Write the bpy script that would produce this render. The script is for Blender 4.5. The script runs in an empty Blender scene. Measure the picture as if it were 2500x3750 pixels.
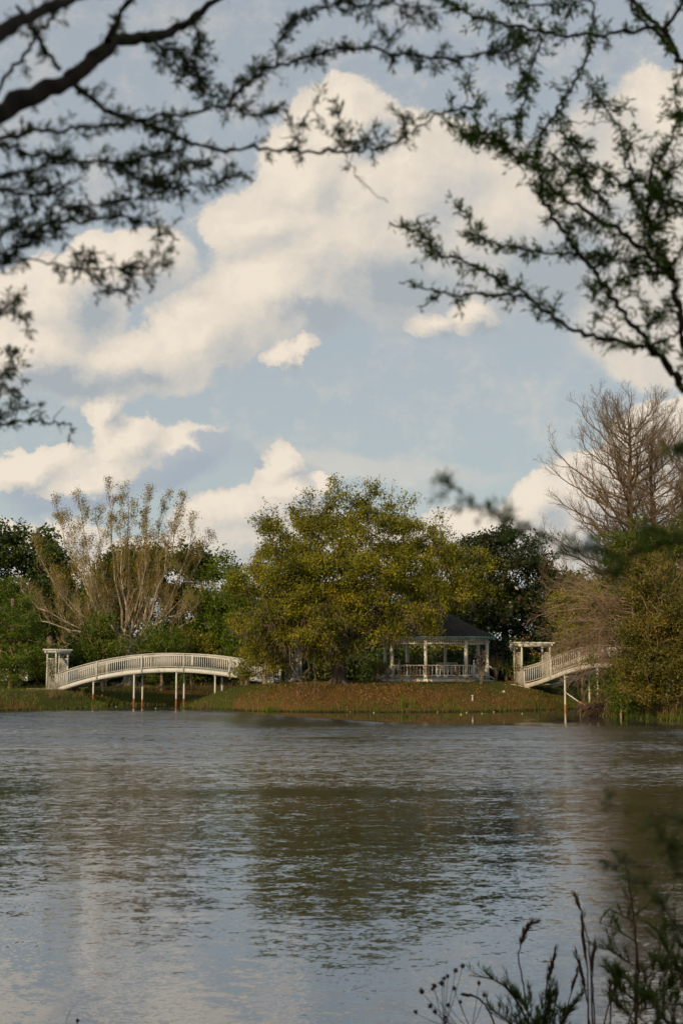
import bpy, math, random
import numpy as np
from mathutils import Vector

rng = np.random.default_rng(7)
random.seed(7)
scene = bpy.context.scene
COL = scene.collection

# ------------------------------------------------------------------ camera
EYE = 2.75
PITCH = math.atan(565/5208)
cam_d = bpy.data.cameras.new("camera")
cam = bpy.data.objects.new("camera", cam_d)
COL.objects.link(cam)
cam.location = (0, 0, EYE)
cam.rotation_euler = (math.pi/2 + PITCH, 0, 0)
cam_d.sensor_fit = 'VERTICAL'
cam_d.sensor_height = 36
cam_d.sensor_width = 24
cam_d.lens = 50
cam_d.clip_start = 0.05
cam_d.clip_end = 8000
cam_d.dof.use_dof = True
cam_d.dof.focus_distance = 92
cam_d.dof.aperture_fstop = 4.2
scene.camera = cam

# ------------------------------------------------------------------ light, exposure
SUN_EL = math.radians(20)
SUN_AZ = math.radians(207)          # clockwise from +Y (north): behind the camera, to the left
sd = Vector((math.sin(SUN_AZ)*math.cos(SUN_EL), math.cos(SUN_AZ)*math.cos(SUN_EL), math.sin(SUN_EL)))
sun_d = bpy.data.lights.new("sun", 'SUN')
sun_d.energy = 3.6
sun_d.angle = math.radians(0.9)
sun_d.color = (1.0, 0.77, 0.48)
sun = bpy.data.objects.new("sun", sun_d)
COL.objects.link(sun)
sun.rotation_euler = sd.to_track_quat('Z', 'Y').to_euler()

scene.view_settings.view_transform = 'Standard'
scene.view_settings.look = 'None'
scene.view_settings.exposure = 0.12
scene.view_settings.gamma = 1.0
scene.render.engine = 'CYCLES'
scene.cycles.max_bounces = 6
scene.cycles.diffuse_bounces = 3
scene.cycles.glossy_bounces = 2
scene.cycles.transmission_bounces = 2
scene.cycles.transparent_max_bounces = 4
scene.cycles.use_denoising = True
scene.cycles.use_adaptive_sampling = True
scene.cycles.adaptive_threshold = 0.015
scene.cycles.sample_clamp_indirect = 4
try:
    scene.cycles.denoising_prefilter = 'ACCURATE'
except Exception:
    pass

def unproj(sx, sy, Y):
    """point at depth Y seen at photo pixel (sx, sy) of 2500 x 3750"""
    u = (sx-1250)/5208; v = (1875-sy)/5208
    dy = math.cos(PITCH) - v*math.sin(PITCH)
    dz = math.sin(PITCH) + v*math.cos(PITCH)
    k = Y/dy
    return np.array([u*k, Y, EYE + dz*k])

def on_ground(sx, sy, z=0.0):
    p = unproj(sx, sy, 1.0)
    k = (z-EYE)/(p[2]-EYE)
    return (p[0]*k, p[1]*k)

def uv_of(sx, sy):
    p = unproj(sx, sy, 1.0)
    return p[0], p[2]-EYE

# ------------------------------------------------------------------ world
world = bpy.data.worlds.new("World")
scene.world = world
world.use_nodes = True
WT = world.node_tree
WT.nodes.clear()
class NT:
    """small helper to write node trees"""
    def __init__(s, tree): s.t = tree
    def n(s, kind, **kw):
        nd = s.t.nodes.new(kind)
        for k, v in kw.items(): setattr(nd, k, v)
        return nd
    def link(s, a, b): s.t.links.new(a, b)
    def put(s, sock, v):
        if isinstance(v, bpy.types.NodeSocket): s.t.links.new(v, sock)
        elif v is not None: sock.default_value = v
    def math(s, op, a, b=None, c=None, clamp=False):
        nd = s.n('ShaderNodeMath', operation=op, use_clamp=clamp)
        s.put(nd.inputs[0], a); s.put(nd.inputs[1], b)
        if c is not None: s.put(nd.inputs[2], c)
        return nd.outputs[0]
    def vmath(s, op, a, b=None):
        nd = s.n('ShaderNodeVectorMath', operation=op)
        s.put(nd.inputs[0], a)
        if b is not None: s.put(nd.inputs[3] if op == 'SCALE' else nd.inputs[1], b)
        return nd.outputs[1] if op in ('LENGTH', 'DOT_PRODUCT', 'DISTANCE') else nd.outputs[0]
    def noise(s, vec, scale, detail=4, rough=0.55, dist=0.0, dims='3D', lac=2.0):
        nd = s.n('ShaderNodeTexNoise', noise_dimensions=dims)
        if vec is not None: s.put(nd.inputs['Vector'], vec)
        nd.inputs['Scale'].default_value = scale
        nd.inputs['Detail'].default_value = detail
        nd.inputs['Roughness'].default_value = rough
        nd.inputs['Distortion'].default_value = dist
        nd.inputs['Lacunarity'].default_value = lac
        return nd
    def ramp(s, fac, stops, interp='LINEAR'):
        nd = s.n('ShaderNodeValToRGB')
        cr = nd.color_ramp; cr.interpolation = interp
        while len(cr.elements) < len(stops): cr.elements.new(0.5)
        for e, (p, c) in zip(cr.elements, stops):
            e.position = p
            e.color = (c[0], c[1], c[2], 1) if isinstance(c, (tuple, list)) else (c, c, c, 1)
        s.put(nd.inputs[0], fac)
        return nd.outputs[0]
    def mix(s, fac, a, b, blend='MIX'):
        nd = s.n('ShaderNodeMix', data_type='RGBA', blend_type=blend)
        s.put(nd.inputs[0], fac)
        s.put(nd.inputs[6], a if not isinstance(a, tuple) else (*a[:3], 1))
        s.put(nd.inputs[7], b if not isinstance(b, tuple) else (*b[:3], 1))
        return nd.outputs[2]
    def smooth(s, x, a, b, lo=0.0, hi=1.0):
        nd = s.n('ShaderNodeMapRange', interpolation_type='SMOOTHSTEP')
        s.put(nd.inputs[0], x)
        for i, v in zip((1, 2, 3, 4), (a, b, lo, hi)): nd.inputs[i].default_value = v
        return nd.outputs[0]

def build_world():
    w = NT(WT)
    tc = w.n('ShaderNodeTexCoord')
    sep = w.n('ShaderNodeSeparateXYZ'); w.link(tc.outputs['Generated'], sep.inputs[0])
    ay = w.math('MAXIMUM', w.math('ABSOLUTE', sep.outputs[1]), 0.12)
    u = w.math('DIVIDE', sep.outputs[0], ay)
    v = w.math('DIVIDE', sep.outputs[2], ay)
    comb = w.n('ShaderNodeCombineXYZ'); w.put(comb.inputs[0], u); w.put(comb.inputs[1], v)
    P = comb.outputs[0]
    # billowing edge: warp the plane with noise
    n1 = w.noise(P, 9.0, 8, 0.60)
    n2 = w.noise(w.vmath('ADD', P, (3.1, 1.7, 0.4)), 34.0, 6, 0.66)
    w1 = w.vmath('SCALE', w.vmath('SUBTRACT', n1.outputs['Color'], (0.5, 0.5, 0.5)), 0.065)
    w2 = w.vmath('SCALE', w.vmath('SUBTRACT', n2.outputs['Color'], (0.5, 0.5, 0.5)), 0.026)
    Q = w.vmath('ADD', P, w.vmath('ADD', w1, w2))
    Qs = w.vmath('ADD', P, w.vmath('ADD', w.vmath('SCALE', w.vmath('SUBTRACT', n1.outputs['Color'], (0.5, 0.5, 0.5)), 0.042), w2))
    def blob(cx, cy, rx, ry, rot=0.0, vec=None):
        # centre and radii in the 1568 x 2352 view of the photograph, turned into directions
        k = 2500/1568
        a = uv_of(cx*k, cy*k)
        m = w.n('ShaderNodeMapping', vector_type='TEXTURE')
        w.put(m.inputs['Vector'], vec if vec is not None else Q)
        m.inputs['Location'].default_value = (a[0], a[1], 0)
        m.inputs['Rotation'].default_value = (0, 0, math.radians(rot))
        m.inputs['Scale'].default_value = (rx*k/5208, ry*k/5208, 1)
        g = w.n('ShaderNodeTexGradient', gradient_type='SPHERICAL')
        w.link(m.outputs[0], g.inputs[0])
        return g.outputs['Fac']
    def union(lst, k=0.12, vec=None):
        acc = None
        for b in lst:
            o = blob(*b, vec=vec)
            acc = o if acc is None else w.math('SMOOTH_MAX', acc, o, k)
        return acc
    BODY = [
        (790, 300, 150, 130), (690, 390, 150, 130), (950, 420, 260, 190), (600, 500, 170, 130),
        (830, 560, 390, 230), (1170, 520, 330, 260), (1420, 400, 260, 220), (1540, 600, 330, 330), (1545, 260, 170, 150),
        (290, 600, 200, 110), (120, 700, 210, 150), (60, 810, 220, 140), (290, 830, 270, 120, 8), (470, 760, 210, 130, 20),
        (640, 680, 230, 150), (1900, 300, 300, 400)]
    LOW = [
        (238, 950, 48, 90), (290, 1030, 100, 90), (75, 1090, 150, 62, 15), (190, 1120, 210, 72, 12), (390, 1060, 170, 90, 18),
        (650, 1080, 68, 72), (655, 1140, 90, 60), (560, 1185, 190, 80), (640, 1260, 280, 120), (60, 1240, 250, 60),
        (1235, 1165, 80, 95), (1320, 1240, 200, 120), (1420, 1140, 200, 140), (1530, 1020, 165, 130), (1085, 1225, 150, 70),
        (300, 1300, 300, 70), (950, 1300, 300, 100), (735, 1115, 45, 32), (985, 735, 90, 50), (1075, 722, 95, 52), (645, 820, 55, 34), (695, 805, 60, 30, 20), (700, 690, 70, 45)]
    L = (-0.014, 0.012, 0)
    def field(q, qs): return w.math('MAXIMUM', union(BODY, 0.10, q), union(LOW, 0.05, qs))
    dens = field(Q, Qs)
    densL = field(w.vmath('ADD', Q, L), w.vmath('ADD', Qs, (-0.010, 0.009, 0)))
    n3 = w.noise(P, 24.0, 8, 0.66)
    shade = union([
        (1260, 600, 460, 280), (900, 650, 340, 150), (740, 740, 200, 90), (420, 1110, 200, 80, 12), (120, 1165, 330, 50, 8), (290, 1160, 180, 60),
        (1330, 330, 240, 180), (170, 880, 280, 60), (1360, 1240, 250, 90), (640, 1285, 250, 60), (200, 700, 110, 80), (860, 330, 90, 70)], 0.2)
    d2 = w.math('ADD', dens, w.math('MULTIPLY', w.math('SUBTRACT', n3.outputs[0], 0.5), 0.34))
    mr = w.n('ShaderNodeMapRange', interpolation_type='SMOOTHSTEP')
    w.put(mr.inputs[0], d2); mr.inputs[1].default_value = 0.04
    w.put(mr.inputs[2], w.math('ADD', 0.20, w.math('MULTIPLY', w.smooth(shade, 0.05, 0.5), 0.16)))
    mr.inputs[3].default_value = 0; mr.inputs[4].default_value = 1
    mask = mr.outputs[0]
    # light falls from the upper left: slope of the cloud field towards the light, plus soft inner billows
    rim = w.math('SUBTRACT', dens, densL)
    r1 = w.noise(P, 7.0, 5, 0.55); r2 = w.noise(w.vmath('ADD', P, (-0.016, 0.016, 0)), 7.0, 5, 0.55)
    r3 = w.noise(Q, 22.0, 5, 0.6); r4 = w.noise(w.vmath('ADD', Q, (-0.006, 0.006, 0)), 22.0, 5, 0.6)
    rel = w.math('ADD', w.math('MULTIPLY', w.math('SUBTRACT', r1.outputs[0], r2.outputs[0]), 1.4), w.math('MULTIPLY', w.math('SUBTRACT', r3.outputs[0], r4.outputs[0]), 0.75))
    lit = w.math('SUBTRACT', w.math('ADD', 0.74, w.math('MULTIPLY', rim, 1.0)), w.math('MULTIPLY', w.math('POWER', shade, 1.0), 0.70))
    lit = w.math('ADD', lit, rel, clamp=True)
    ccol = w.ramp(lit, [(0.0, (0.37, 0.405, 0.43)), (0.35, (0.53, 0.515, 0.485)), (0.68, (0.675, 0.61, 0.525)), (1.0, (0.79, 0.70, 0.585))])
    # dark ragged scud
    ds = union([(500, 1030, 110, 55, -10), (360, 1130, 150, 55, 15), (90, 1165, 240, 32, 5), (560, 1060, 70, 40, -20), (430, 1090, 130, 60)], 0.1)
    dsm = w.math('MULTIPLY', w.smooth(w.math('ADD', ds, w.math('MULTIPLY', w.math('SUBTRACT', n3.outputs[0], 0.5), 0.7)), 0.06, 0.40), 0.85)
    ccol = w.mix(dsm, ccol, (0.345, 0.40, 0.46))
    # thin high veil
    vn = w.noise(w.vmath('MULTIPLY', P, (1.0, 4.0, 1.0)), 6.0, 5, 0.55)
    veil = w.math('MULTIPLY', w.smooth(vn.outputs[0], 0.45, 0.75), 0.40)
    veil2 = w.math('MULTIPLY', w.smooth(blob(820, 1070, 440, 55, -7), 0.0, 0.6), 0.45)
    veil = w.math('MAXIMUM', veil, veil2)
    sky = w.n('ShaderNodeTexSky', sky_type='NISHITA', sun_disc=False)
    sky.sun_elevation = SUN_EL
    sky.sun_rotation = SUN_AZ
    sky.altitude = 50; sky.air_density = 1.0; sky.dust_density = 1.6; sky.ozone_density = 1.0
    bg1 = w.n('ShaderNodeBackground'); bg1.inputs[1].default_value = 0.10
    w.link(sky.outputs[0], bg1.inputs[0])
    bgv = w.n('ShaderNodeBackground'); w.link(w.ramp(v, [(0.0, (0.48, 0.52, 0.505)), (0.12, (0.42, 0.475, 0.48)), (0.25, (0.39, 0.435, 0.465)), (0.50, (0.36, 0.40, 0.44))]), bgv.inputs[0]); bgv.inputs[1].default_value = 1.0
    bg2 = w.n('ShaderNodeBackground'); bg2.inputs[1].default_value = 1.0
    w.link(ccol, bg2.inputs[0])
    m0 = w.n('ShaderNodeMixShader'); w.put(m0.inputs[0], w.math('ADD', w.math('MULTIPLY', veil, 0.12), 0.87)); w.link(bg1.outputs[0], m0.inputs[1]); w.link(bgv.outputs[0], m0.inputs[2])
    mask = w.math('MAXIMUM', mask, veil2)
    m1 = w.n('ShaderNodeMixShader'); w.put(m1.inputs[0], mask); w.link(m0.outputs[0], m1.inputs[1]); w.link(bg2.outputs[0], m1.inputs[2])
    out = w.n('ShaderNodeOutputWorld'); w.link(m1.outputs[0], out.inputs[0])
build_world()
try:
    world.cycles.sampling_method = 'MANUAL'
    world.cycles.sample_map_resolution = 256
except Exception:
    pass

# ------------------------------------------------------------------ materials
def mat(name):
    m = bpy.data.materials.new(name); m.use_nodes = True
    m.node_tree.nodes.clear()
    return m, NT(m.node_tree)

def finish(t, shader, disp=None):
    o = t.n('ShaderNodeOutputMaterial'); t.link(shader, o.inputs[0])

def principled(t, col, rough=0.7, spec=0.3, normal=None):
    b = t.n('ShaderNodeBsdfPrincipled')
    t.put(b.inputs['Base Color'], col if not isinstance(col, tuple) else (*col[:3], 1))
    t.put(b.inputs['Roughness'], rough)
    b.inputs['Specular IOR Level'].default_value = spec
    if normal is not None: t.link(normal, b.inputs['Normal'])
    return b

def bump(t, h, strength=0.5, dist=0.02):
    b = t.n('ShaderNodeBump'); b.inputs['Strength'].default_value = strength; b.inputs['Distance'].default_value = dist
    t.put(b.inputs['Height'], h)
    return b.outputs[0]

def leaf_mat(name, stops, transl=0.35, rough=0.5):
    """colour by the leaf's own random value v"""
    m, t = mat(name)
    a = t.n('ShaderNodeAttribute', attribute_name='v')
    col = t.ramp(a.outputs['Fac'], stops)
    b = principled(t, col, rough, 0.25)
    tr = t.n('ShaderNodeBsdfTranslucent'); t.link(t.mix(0.5, col, (0.10, 0.13, 0.01)), tr.inputs[0])
    mx = t.n('ShaderNodeMixShader'); mx.inputs[0].default_value = transl
    t.link(b.outputs[0], mx.inputs[1]); t.link(tr.outputs[0], mx.inputs[2])
    finish(t, mx.outputs[0])
    return m

def bark_mat(name, c1, c2, scale=6.0, patch=None):
    m, t = mat(name)
    g = t.n('ShaderNodeNewGeometry')
    v = t.vmath('MULTIPLY', g.outputs['Position'], (1, 1, 0.35))
    n = t.noise(v, scale, 6, 0.65)
    col = t.ramp(n.outputs[0], [(0.3, c1), (0.7, c2)])
    if patch:
        n2 = t.noise(g.outputs['Position'], 1.7, 5, 0.6)
        col = t.mix(t.smooth(n2.outputs[0], 0.5, 0.6), col, patch)
    b = principled(t, col, 0.85, 0.15, bump(t, n.outputs[0], 0.6, 0.05))
    finish(t, b.outputs[0])
    return m

def paint_mat(name, base, dirt, amount=0.5, scale=2.0):
    m, t = mat(name)
    g = t.n('ShaderNodeNewGeometry')
    n = t.noise(g.outputs['Position'], scale, 7, 0.68)
    n2 = t.noise(t.vmath('MULTIPLY', g.outputs['Position'], (6, 6, 1.2)), 3.0, 5, 0.6)
    f = t.smooth(t.math('ADD', t.math('MULTIPLY', n.outputs[0], 0.6), t.math('MULTIPLY', n2.outputs[0], 0.4)), 0.5, 0.68, 0, amount)
    col = t.mix(f, base, dirt)
    b = principled(t, col, 0.6, 0.3, bump(t, n2.outputs[0], 0.25, 0.01))
    finish(t, b.outputs[0])
    return m

M = {}
M['white'] = paint_mat('weathered_white_paint', (0.50, 0.495, 0.47), (0.17, 0.155, 0.12), 0.85, 1.6)
M['white_sunlit'] = paint_mat('sun_tinted_worn_paint', (0.50, 0.47, 0.41), (0.20, 0.15, 0.10), 0.9, 2.2)  # worn white paint with warm sunlight put into its colour
M['gazebo'] = paint_mat('gazebo_paint', (0.74, 0.70, 0.61), (0.25, 0.245, 0.21), 0.6, 1.6)
M['teal'] = paint_mat('teal_paint', (0.16, 0.36, 0.33), (0.10, 0.20, 0.18), 0.5)
M['teal_deck'] = paint_mat('deck_paint', (0.22, 0.34, 0.32), (0.16, 0.15, 0.12), 0.6)
M['bluegrey'] = paint_mat('step_paint', (0.36, 0.40, 0.40), (0.18, 0.2, 0.2), 0.5)
M['rust'] = paint_mat('rusty_metal', (0.22, 0.075, 0.02), (0.05, 0.022, 0.012), 0.9, 5.0)
M['orange_rust'] = paint_mat('orange_rust', (0.30, 0.13, 0.035), (0.10, 0.045, 0.02), 0.9, 5.0)
M['redwood'] = paint_mat('red_stained_wood', (0.16, 0.05, 0.025), (0.07, 0.03, 0.02), 0.5)
M['stone'] = paint_mat('pale_stone', (0.45, 0.36, 0.28), (0.2, 0.15, 0.1), 0.5)
M['pipe'] = paint_mat('white_plastic', (0.75, 0.72, 0.68), (0.4, 0.38, 0.33), 0.4)
M['darkroot'] = paint_mat('wet_roots', (0.060, 0.036, 0.024), (0.028, 0.016, 0.012), 0.8, 4.0)
M['petal'] = paint_mat('pale_petal', (0.50, 0.47, 0.26), (0.55, 0.5, 0.2), 0.3, 30)
M['rose'] = paint_mat('pink_petal', (0.60, 0.16, 0.14), (0.55, 0.30, 0.2), 0.6, 9)
M['carwhite'] = paint_mat('white_vehicle_paint', (0.7, 0.7, 0.7), (0.5, 0.5, 0.5), 0.3)
M['tyre'] = paint_mat('dark_rubber', (0.02, 0.02, 0.02), (0.03, 0.03, 0.03), 0.3)

def roof_mat():
    m, t = mat('dark_shingles')
    g = t.n('ShaderNodeNewGeometry')
    br = t.n('ShaderNodeTexBrick')
    sp = t.n('ShaderNodeSeparateXYZ'); t.link(g.outputs['Position'], sp.inputs[0])
    cb = t.n('ShaderNodeCombineXYZ')
    t.put(cb.inputs[0], t.math('ADD', sp.outputs[0], t.math('MULTIPLY', sp.outputs[1], 0.7)))
    t.put(cb.inputs[1], t.math('MULTIPLY', sp.outputs[2], 2.1))
    t.link(cb.outputs[0], br.inputs['Vector'])
    br.inputs['Color1'].default_value = (0.050, 0.043, 0.037, 1); br.inputs['Color2'].default_value = (0.030, 0.026, 0.022, 1)
    br.inputs['Mortar'].default_value = (0.010, 0.010, 0.010, 1); br.inputs['Scale'].default_value = 3.2
    br.inputs['Mortar Size'].default_value = 0.03
    n = t.noise(g.outputs['Position'], 3.0, 5, 0.6)
    col = t.mix(t.smooth(n.outputs[0], 0.4, 0.7, 0, 0.5), br.outputs[0], (0.06, 0.055, 0.04))
    b = principled(t, col, 0.9, 0.15, bump(t, br.outputs['Fac'], 0.5, 0.02))
    finish(t, b.outputs[0]); return m
M['roof'] = roof_mat()

G_ = lambda *c: tuple(c)
M['oak_leaf'] = leaf_mat('oak_leaves', [(0.0, (0.055, 0.068, 0.006)), (0.45, (0.16, 0.165, 0.008)), (0.8, (0.28, 0.255, 0.010)), (1.0, (0.33, 0.24, 0.012))], 0.38)
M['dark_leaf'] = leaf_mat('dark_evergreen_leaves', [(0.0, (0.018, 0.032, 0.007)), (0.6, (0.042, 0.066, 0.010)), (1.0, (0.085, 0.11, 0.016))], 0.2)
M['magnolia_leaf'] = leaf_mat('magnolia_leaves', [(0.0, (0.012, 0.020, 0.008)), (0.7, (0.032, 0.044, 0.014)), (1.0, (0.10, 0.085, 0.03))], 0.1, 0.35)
M['green_leaf'] = leaf_mat('fresh_green_leaves', [(0.0, (0.045, 0.080, 0.006)), (0.6, (0.105, 0.165, 0.010)), (1.0, (0.18, 0.235, 0.016))], 0.45)
M['cypress_leaf'] = leaf_mat('feathery_green_needles', [(0.0, (0.045, 0.082, 0.006)), (0.6, (0.105, 0.170, 0.010)), (1.0, (0.165, 0.225, 0.016))], 0.45)
M['mid_leaf'] = leaf_mat('mid_green_leaves', [(0.0, (0.032, 0.052, 0.006)), (0.6, (0.078, 0.110, 0.009)), (1.0, (0.145, 0.165, 0.013))], 0.32)
M['syc_leaf'] = leaf_mat('young_bronze_leaves', [(0.0, (0.20, 0.11, 0.016)), (0.5, (0.30, 0.20, 0.022)), (1.0, (0.27, 0.26, 0.03))], 0.45)
M['bush_leaf'] = leaf_mat('olive_bush_leaves', [(0.0, (0.045, 0.048, 0.007)), (0.5, (0.110, 0.104, 0.012)), (0.85, (0.19, 0.140, 0.016)), (1.0, (0.23, 0.12, 0.018))], 0.32)
M['acacia_leaf'] = leaf_mat('acacia_leaflets', [(0.0, (0.026, 0.042, 0.018)), (0.7, (0.050, 0.085, 0.024)), (1.0, (0.10, 0.155, 0.03))], 0.45)
M['acacia_lit'] = leaf_mat('lit_acacia_leaflets', [(0.0, (0.065, 0.110, 0.014)), (0.7, (0.14, 0.225, 0.024)), (1.0, (0.24, 0.33, 0.035))], 0.55)  # acacia leaflets again, sunlight put into the lighter green
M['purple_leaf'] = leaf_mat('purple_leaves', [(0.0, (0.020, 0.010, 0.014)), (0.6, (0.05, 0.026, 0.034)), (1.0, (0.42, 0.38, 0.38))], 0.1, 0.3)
M['shrub_leaf'] = leaf_mat('brownish_shrub_leaves', [(0.0, (0.03, 0.022, 0.012)), (0.6, (0.07, 0.052, 0.024)), (1.0, (0.13, 0.10, 0.05))], 0.2)
M['grass_leaf'] = leaf_mat('grass_blades', [(0.0, (0.045, 0.060, 0.010)), (0.5, (0.095, 0.135, 0.014)), (0.85, (0.15, 0.20, 0.02)), (1.0, (0.24, 0.20, 0.06))], 0.35)
M['dry_leaf'] = leaf_mat('dry_grass_blades', [(0.0, (0.09, 0.050, 0.026)), (0.6, (0.17, 0.105, 0.055)), (1.0, (0.30, 0.20, 0.11))], 0.2)
M['litter_leaf'] = leaf_mat('fallen_leaves', [(0.0, (0.075, 0.038, 0.014)), (0.6, (0.18, 0.095, 0.030)), (1.0, (0.30, 0.18, 0.065))], 0.05, 0.8)
M['reed_leaf'] = leaf_mat('reddish_reed', [(0.0, (0.05, 0.022, 0.015)), (0.6, (0.11, 0.045, 0.025)), (1.0, (0.20, 0.10, 0.05))], 0.2)
M['fennel_leaf'] = leaf_mat('fine_green_needles', [(0.0, (0.045, 0.070, 0.014)), (0.6, (0.095, 0.14, 0.022)), (1.0, (0.17, 0.20, 0.035))], 0.4)
M['moss'] = leaf_mat('hanging_moss', [(0.0, (0.05, 0.045, 0.035)), (1.0, (0.13, 0.115, 0.085))], 0.2, 0.9)
M['pad'] = leaf_mat('floating_pads', [(0.0, (0.035, 0.045, 0.02)), (0.7, (0.07, 0.085, 0.035)), (1.0, (0.16, 0.09, 0.03))], 0.0, 0.4)

M['bark_grey'] = bark_mat('grey_bark', (0.075, 0.058, 0.045), (0.20, 0.165, 0.13))
M['bark_oak'] = bark_mat('oak_bark', (0.035, 0.027, 0.020), (0.11, 0.088, 0.065))
M['bark_pale'] = bark_mat('sycamore_bark', (0.15, 0.115, 0.075), (0.32, 0.27, 0.195), 3.0, (0.44, 0.39, 0.30))
M['bark_brown'] = bark_mat('red_brown_bark', (0.085, 0.058, 0.036), (0.20, 0.145, 0.09))
M['bark_twig'] = bark_mat('tan_twigs', (0.15, 0.10, 0.065), (0.30, 0.22, 0.15))
M['bark_shaded'] = bark_mat('shaded_dark_bark', (0.022, 0.016, 0.011), (0.055, 0.038, 0.025), 20)  # bark of the near branches, their shade put into the dark colour
M['bark_stem'] = bark_mat('reddish_stem', (0.09, 0.04, 0.03), (0.16, 0.08, 0.05), 30)

# ------------------------------------------------------------------ mesh builder
class MB:
    def __init__(s): s.V = []; s.F4 = []; s.F3 = []; s.n = 0; s.val = []
    def add(s, v, f, val=None):
        v = np.asarray(v, float).reshape(-1, 3); f = np.asarray(f, int)
        s.V.append(v); s.F4.append(f + s.n); s.n += len(v)
        s.val.append(np.full(len(f), 0.5) if val is None else np.broadcast_to(np.asarray(val, float), (len(f),)))
        return s
    def box(s, c, size, rz=0.0, tilt=None):
        hx, hy, hz = np.array(size)/2
        v = np.array([[x, y, z] for x in (-hx, hx) for y in (-hy, hy) for z in (-hz, hz)])
        if tilt is not None: v = v @ np.array(tilt).T
        cr, sr = math.cos(rz), math.sin(rz)
        v = v @ np.array([[cr, sr, 0], [-sr, cr, 0], [0, 0, 1]])
        v = v + np.array(c)
        return s.add(v, [[0, 1, 3, 2], [4, 6, 7, 5], [0, 4, 5, 1], [2, 3, 7, 6], [0, 2, 6, 4], [1, 5, 7, 3]])
    def bar(s, a, b, wd, ht):
        """box beam from a to b, wd across, ht high"""
        a = np.array(a, float); b = np.array(b, float); d = b-a; L = np.linalg.norm(d); d /= L
        up = np.array([0, 0, 1.0])
        if abs(d[2]) > 0.98: up = np.array([0, 1.0, 0])
        r = np.cross(d, up); r /= np.linalg.norm(r); up = np.cross(r, d)
        v = []
        for p in (a, b):
            for sx, sz in ((-1, -1), (1, -1), (1, 1), (-1, 1)):
                v.append(p + r*sx*wd/2 + up*sz*ht/2)
        return s.add(v, [[3, 2, 1, 0], [4, 5, 6, 7], [0, 1, 5, 4], [1, 2, 6, 5], [2, 3, 7, 6], [3, 0, 4, 7]])
    def tubes(s, P, R, sides=4, val=None):
        P = np.asarray(P, float); R = np.asarray(R, float)
        if P.ndim == 2: P = P[None]; R = R[None]
        Mn, K, _ = P.shape
        T = np.gradient(P, axis=1); T /= (np.linalg.norm(T, axis=2, keepdims=True)+1e-9)
        m = T.mean(axis=1); ref = np.where(np.abs(m[:, 2:3]) > 0.8, np.array([[1.0, 0, 0]]), np.array([[0, 0, 1.0]]))
        A = np.cross(T, ref[:, None, :]); A /= (np.linalg.norm(A, axis=2, keepdims=True)+1e-9)
        B = np.cross(T, A)
        th = np.arange(sides)*2*math.pi/sides
        V = P[:, :, None, :] + R[:, :, None, None]*(np.cos(th)[None, None, :, None]*A[:, :, None, :] + np.sin(th)[None, None, :, None]*B[:, :, None, :])
        V = V.reshape(-1, 3)
        base = (np.arange(Mn)*K*sides)[:, None, None] + (np.arange(K-1)*sides)[None, :, None]
        j = np.arange(sides)[None, None, :]; jn = (j+1) % sides
        f = np.stack([base+j, base+sides+j, base+sides+jn, base+jn], axis=-1).reshape(-1, 4)
        vv = None if val is None else np.repeat(np.broadcast_to(val, (Mn,)), (K-1)*sides)
        return s.add(V, f, vv)
    def leaves(s, C, size, aspect=0.5, axis=None, spread=1.0, val=None, curl=0.15):
        """kite shaped leaves at C; axis = preferred direction"""
        n = len(C); C = np.asarray(C, float)
        size = np.broadcast_to(size, (n,))
        a = rng.normal(size=(n, 3))
        if axis is not None: a = np.asarray(axis, float) + a*spread
        a /= np.linalg.norm(a, axis=1, keepdims=True)+1e-9
        b = rng.normal(size=(n, 3)); b -= a*(a*b).sum(1, keepdims=True); b /= np.linalg.norm(b, axis=1, keepdims=True)+1e-9
        c = np.cross(a, b)
        L = size[:, None]; W = L*aspect*0.5
        v = np.stack([C, C + a*L*0.45 + b*W + c*L*curl, C + a*L, C + a*L*0.45 - b*W + c*L*curl], axis=1).reshape(-1, 3)
        f = np.arange(n*4).reshape(n, 4)
        return s.add(v, f, val if val is not None else rng.random(n))
    def blades(s, C, H, width, lean=0.25, val=None):
        """grass blades: two-segment ribbons"""
        n = len(C); C = np.asarray(C, float); H = np.broadcast_to(H, (n,))[:, None]
        th = rng.random(n)*2*math.pi
        side = np.stack([np.cos(th), np.sin(th), 0*th], 1)
        ln = rng.normal(size=(n, 3))*lean; ln[:, 2] = 0
        w = np.broadcast_to(width, (n,))[:, None]
        mid = C + np.array([0, 0, 1.0])*H*0.55 + ln*H*0.35
        tip = C + np.array([0, 0, 1.0])*H*(1-0.3*np.linalg.norm(ln, axis=1, keepdims=True)) + ln*H*1.1
        v = np.stack([C-side*w/2, C+side*w/2, mid+side*w*0.4, mid-side*w*0.4, tip+side*w*0.06, tip-side*w*0.06], 1).reshape(-1, 3)
        k = np.arange(n)[:, None]*6
        f = np.concatenate([k+np.array([[0, 1, 2, 3]]), k+np.array([[3, 2, 4, 5]])], 0)
        vv = rng.random(n) if val is None else np.broadcast_to(val, (n,))
        return s.add(v, f, np.concatenate([vv, vv]))
    def lathe(s, c, prof, sides=10):
        """prof = [(r, z)...]"""
        pr = np.array(prof); K = len(pr); th = np.arange(sides)*2*math.pi/sides
        v = np.zeros((K, sides, 3))
        v[:, :, 0] = pr[:, 0:1]*np.cos(th); v[:, :, 1] = pr[:, 0:1]*np.sin(th); v[:, :, 2] = pr[:, 1:2]
        v = v.reshape(-1, 3)+np.array(c)
        f = [[i*sides+j, i*sides+(j+1) % sides, (i+1)*sides+(j+1) % sides, (i+1)*sides+j] for i in range(K-1) for j in range(sides)]
        return s.add(v, f)
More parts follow.
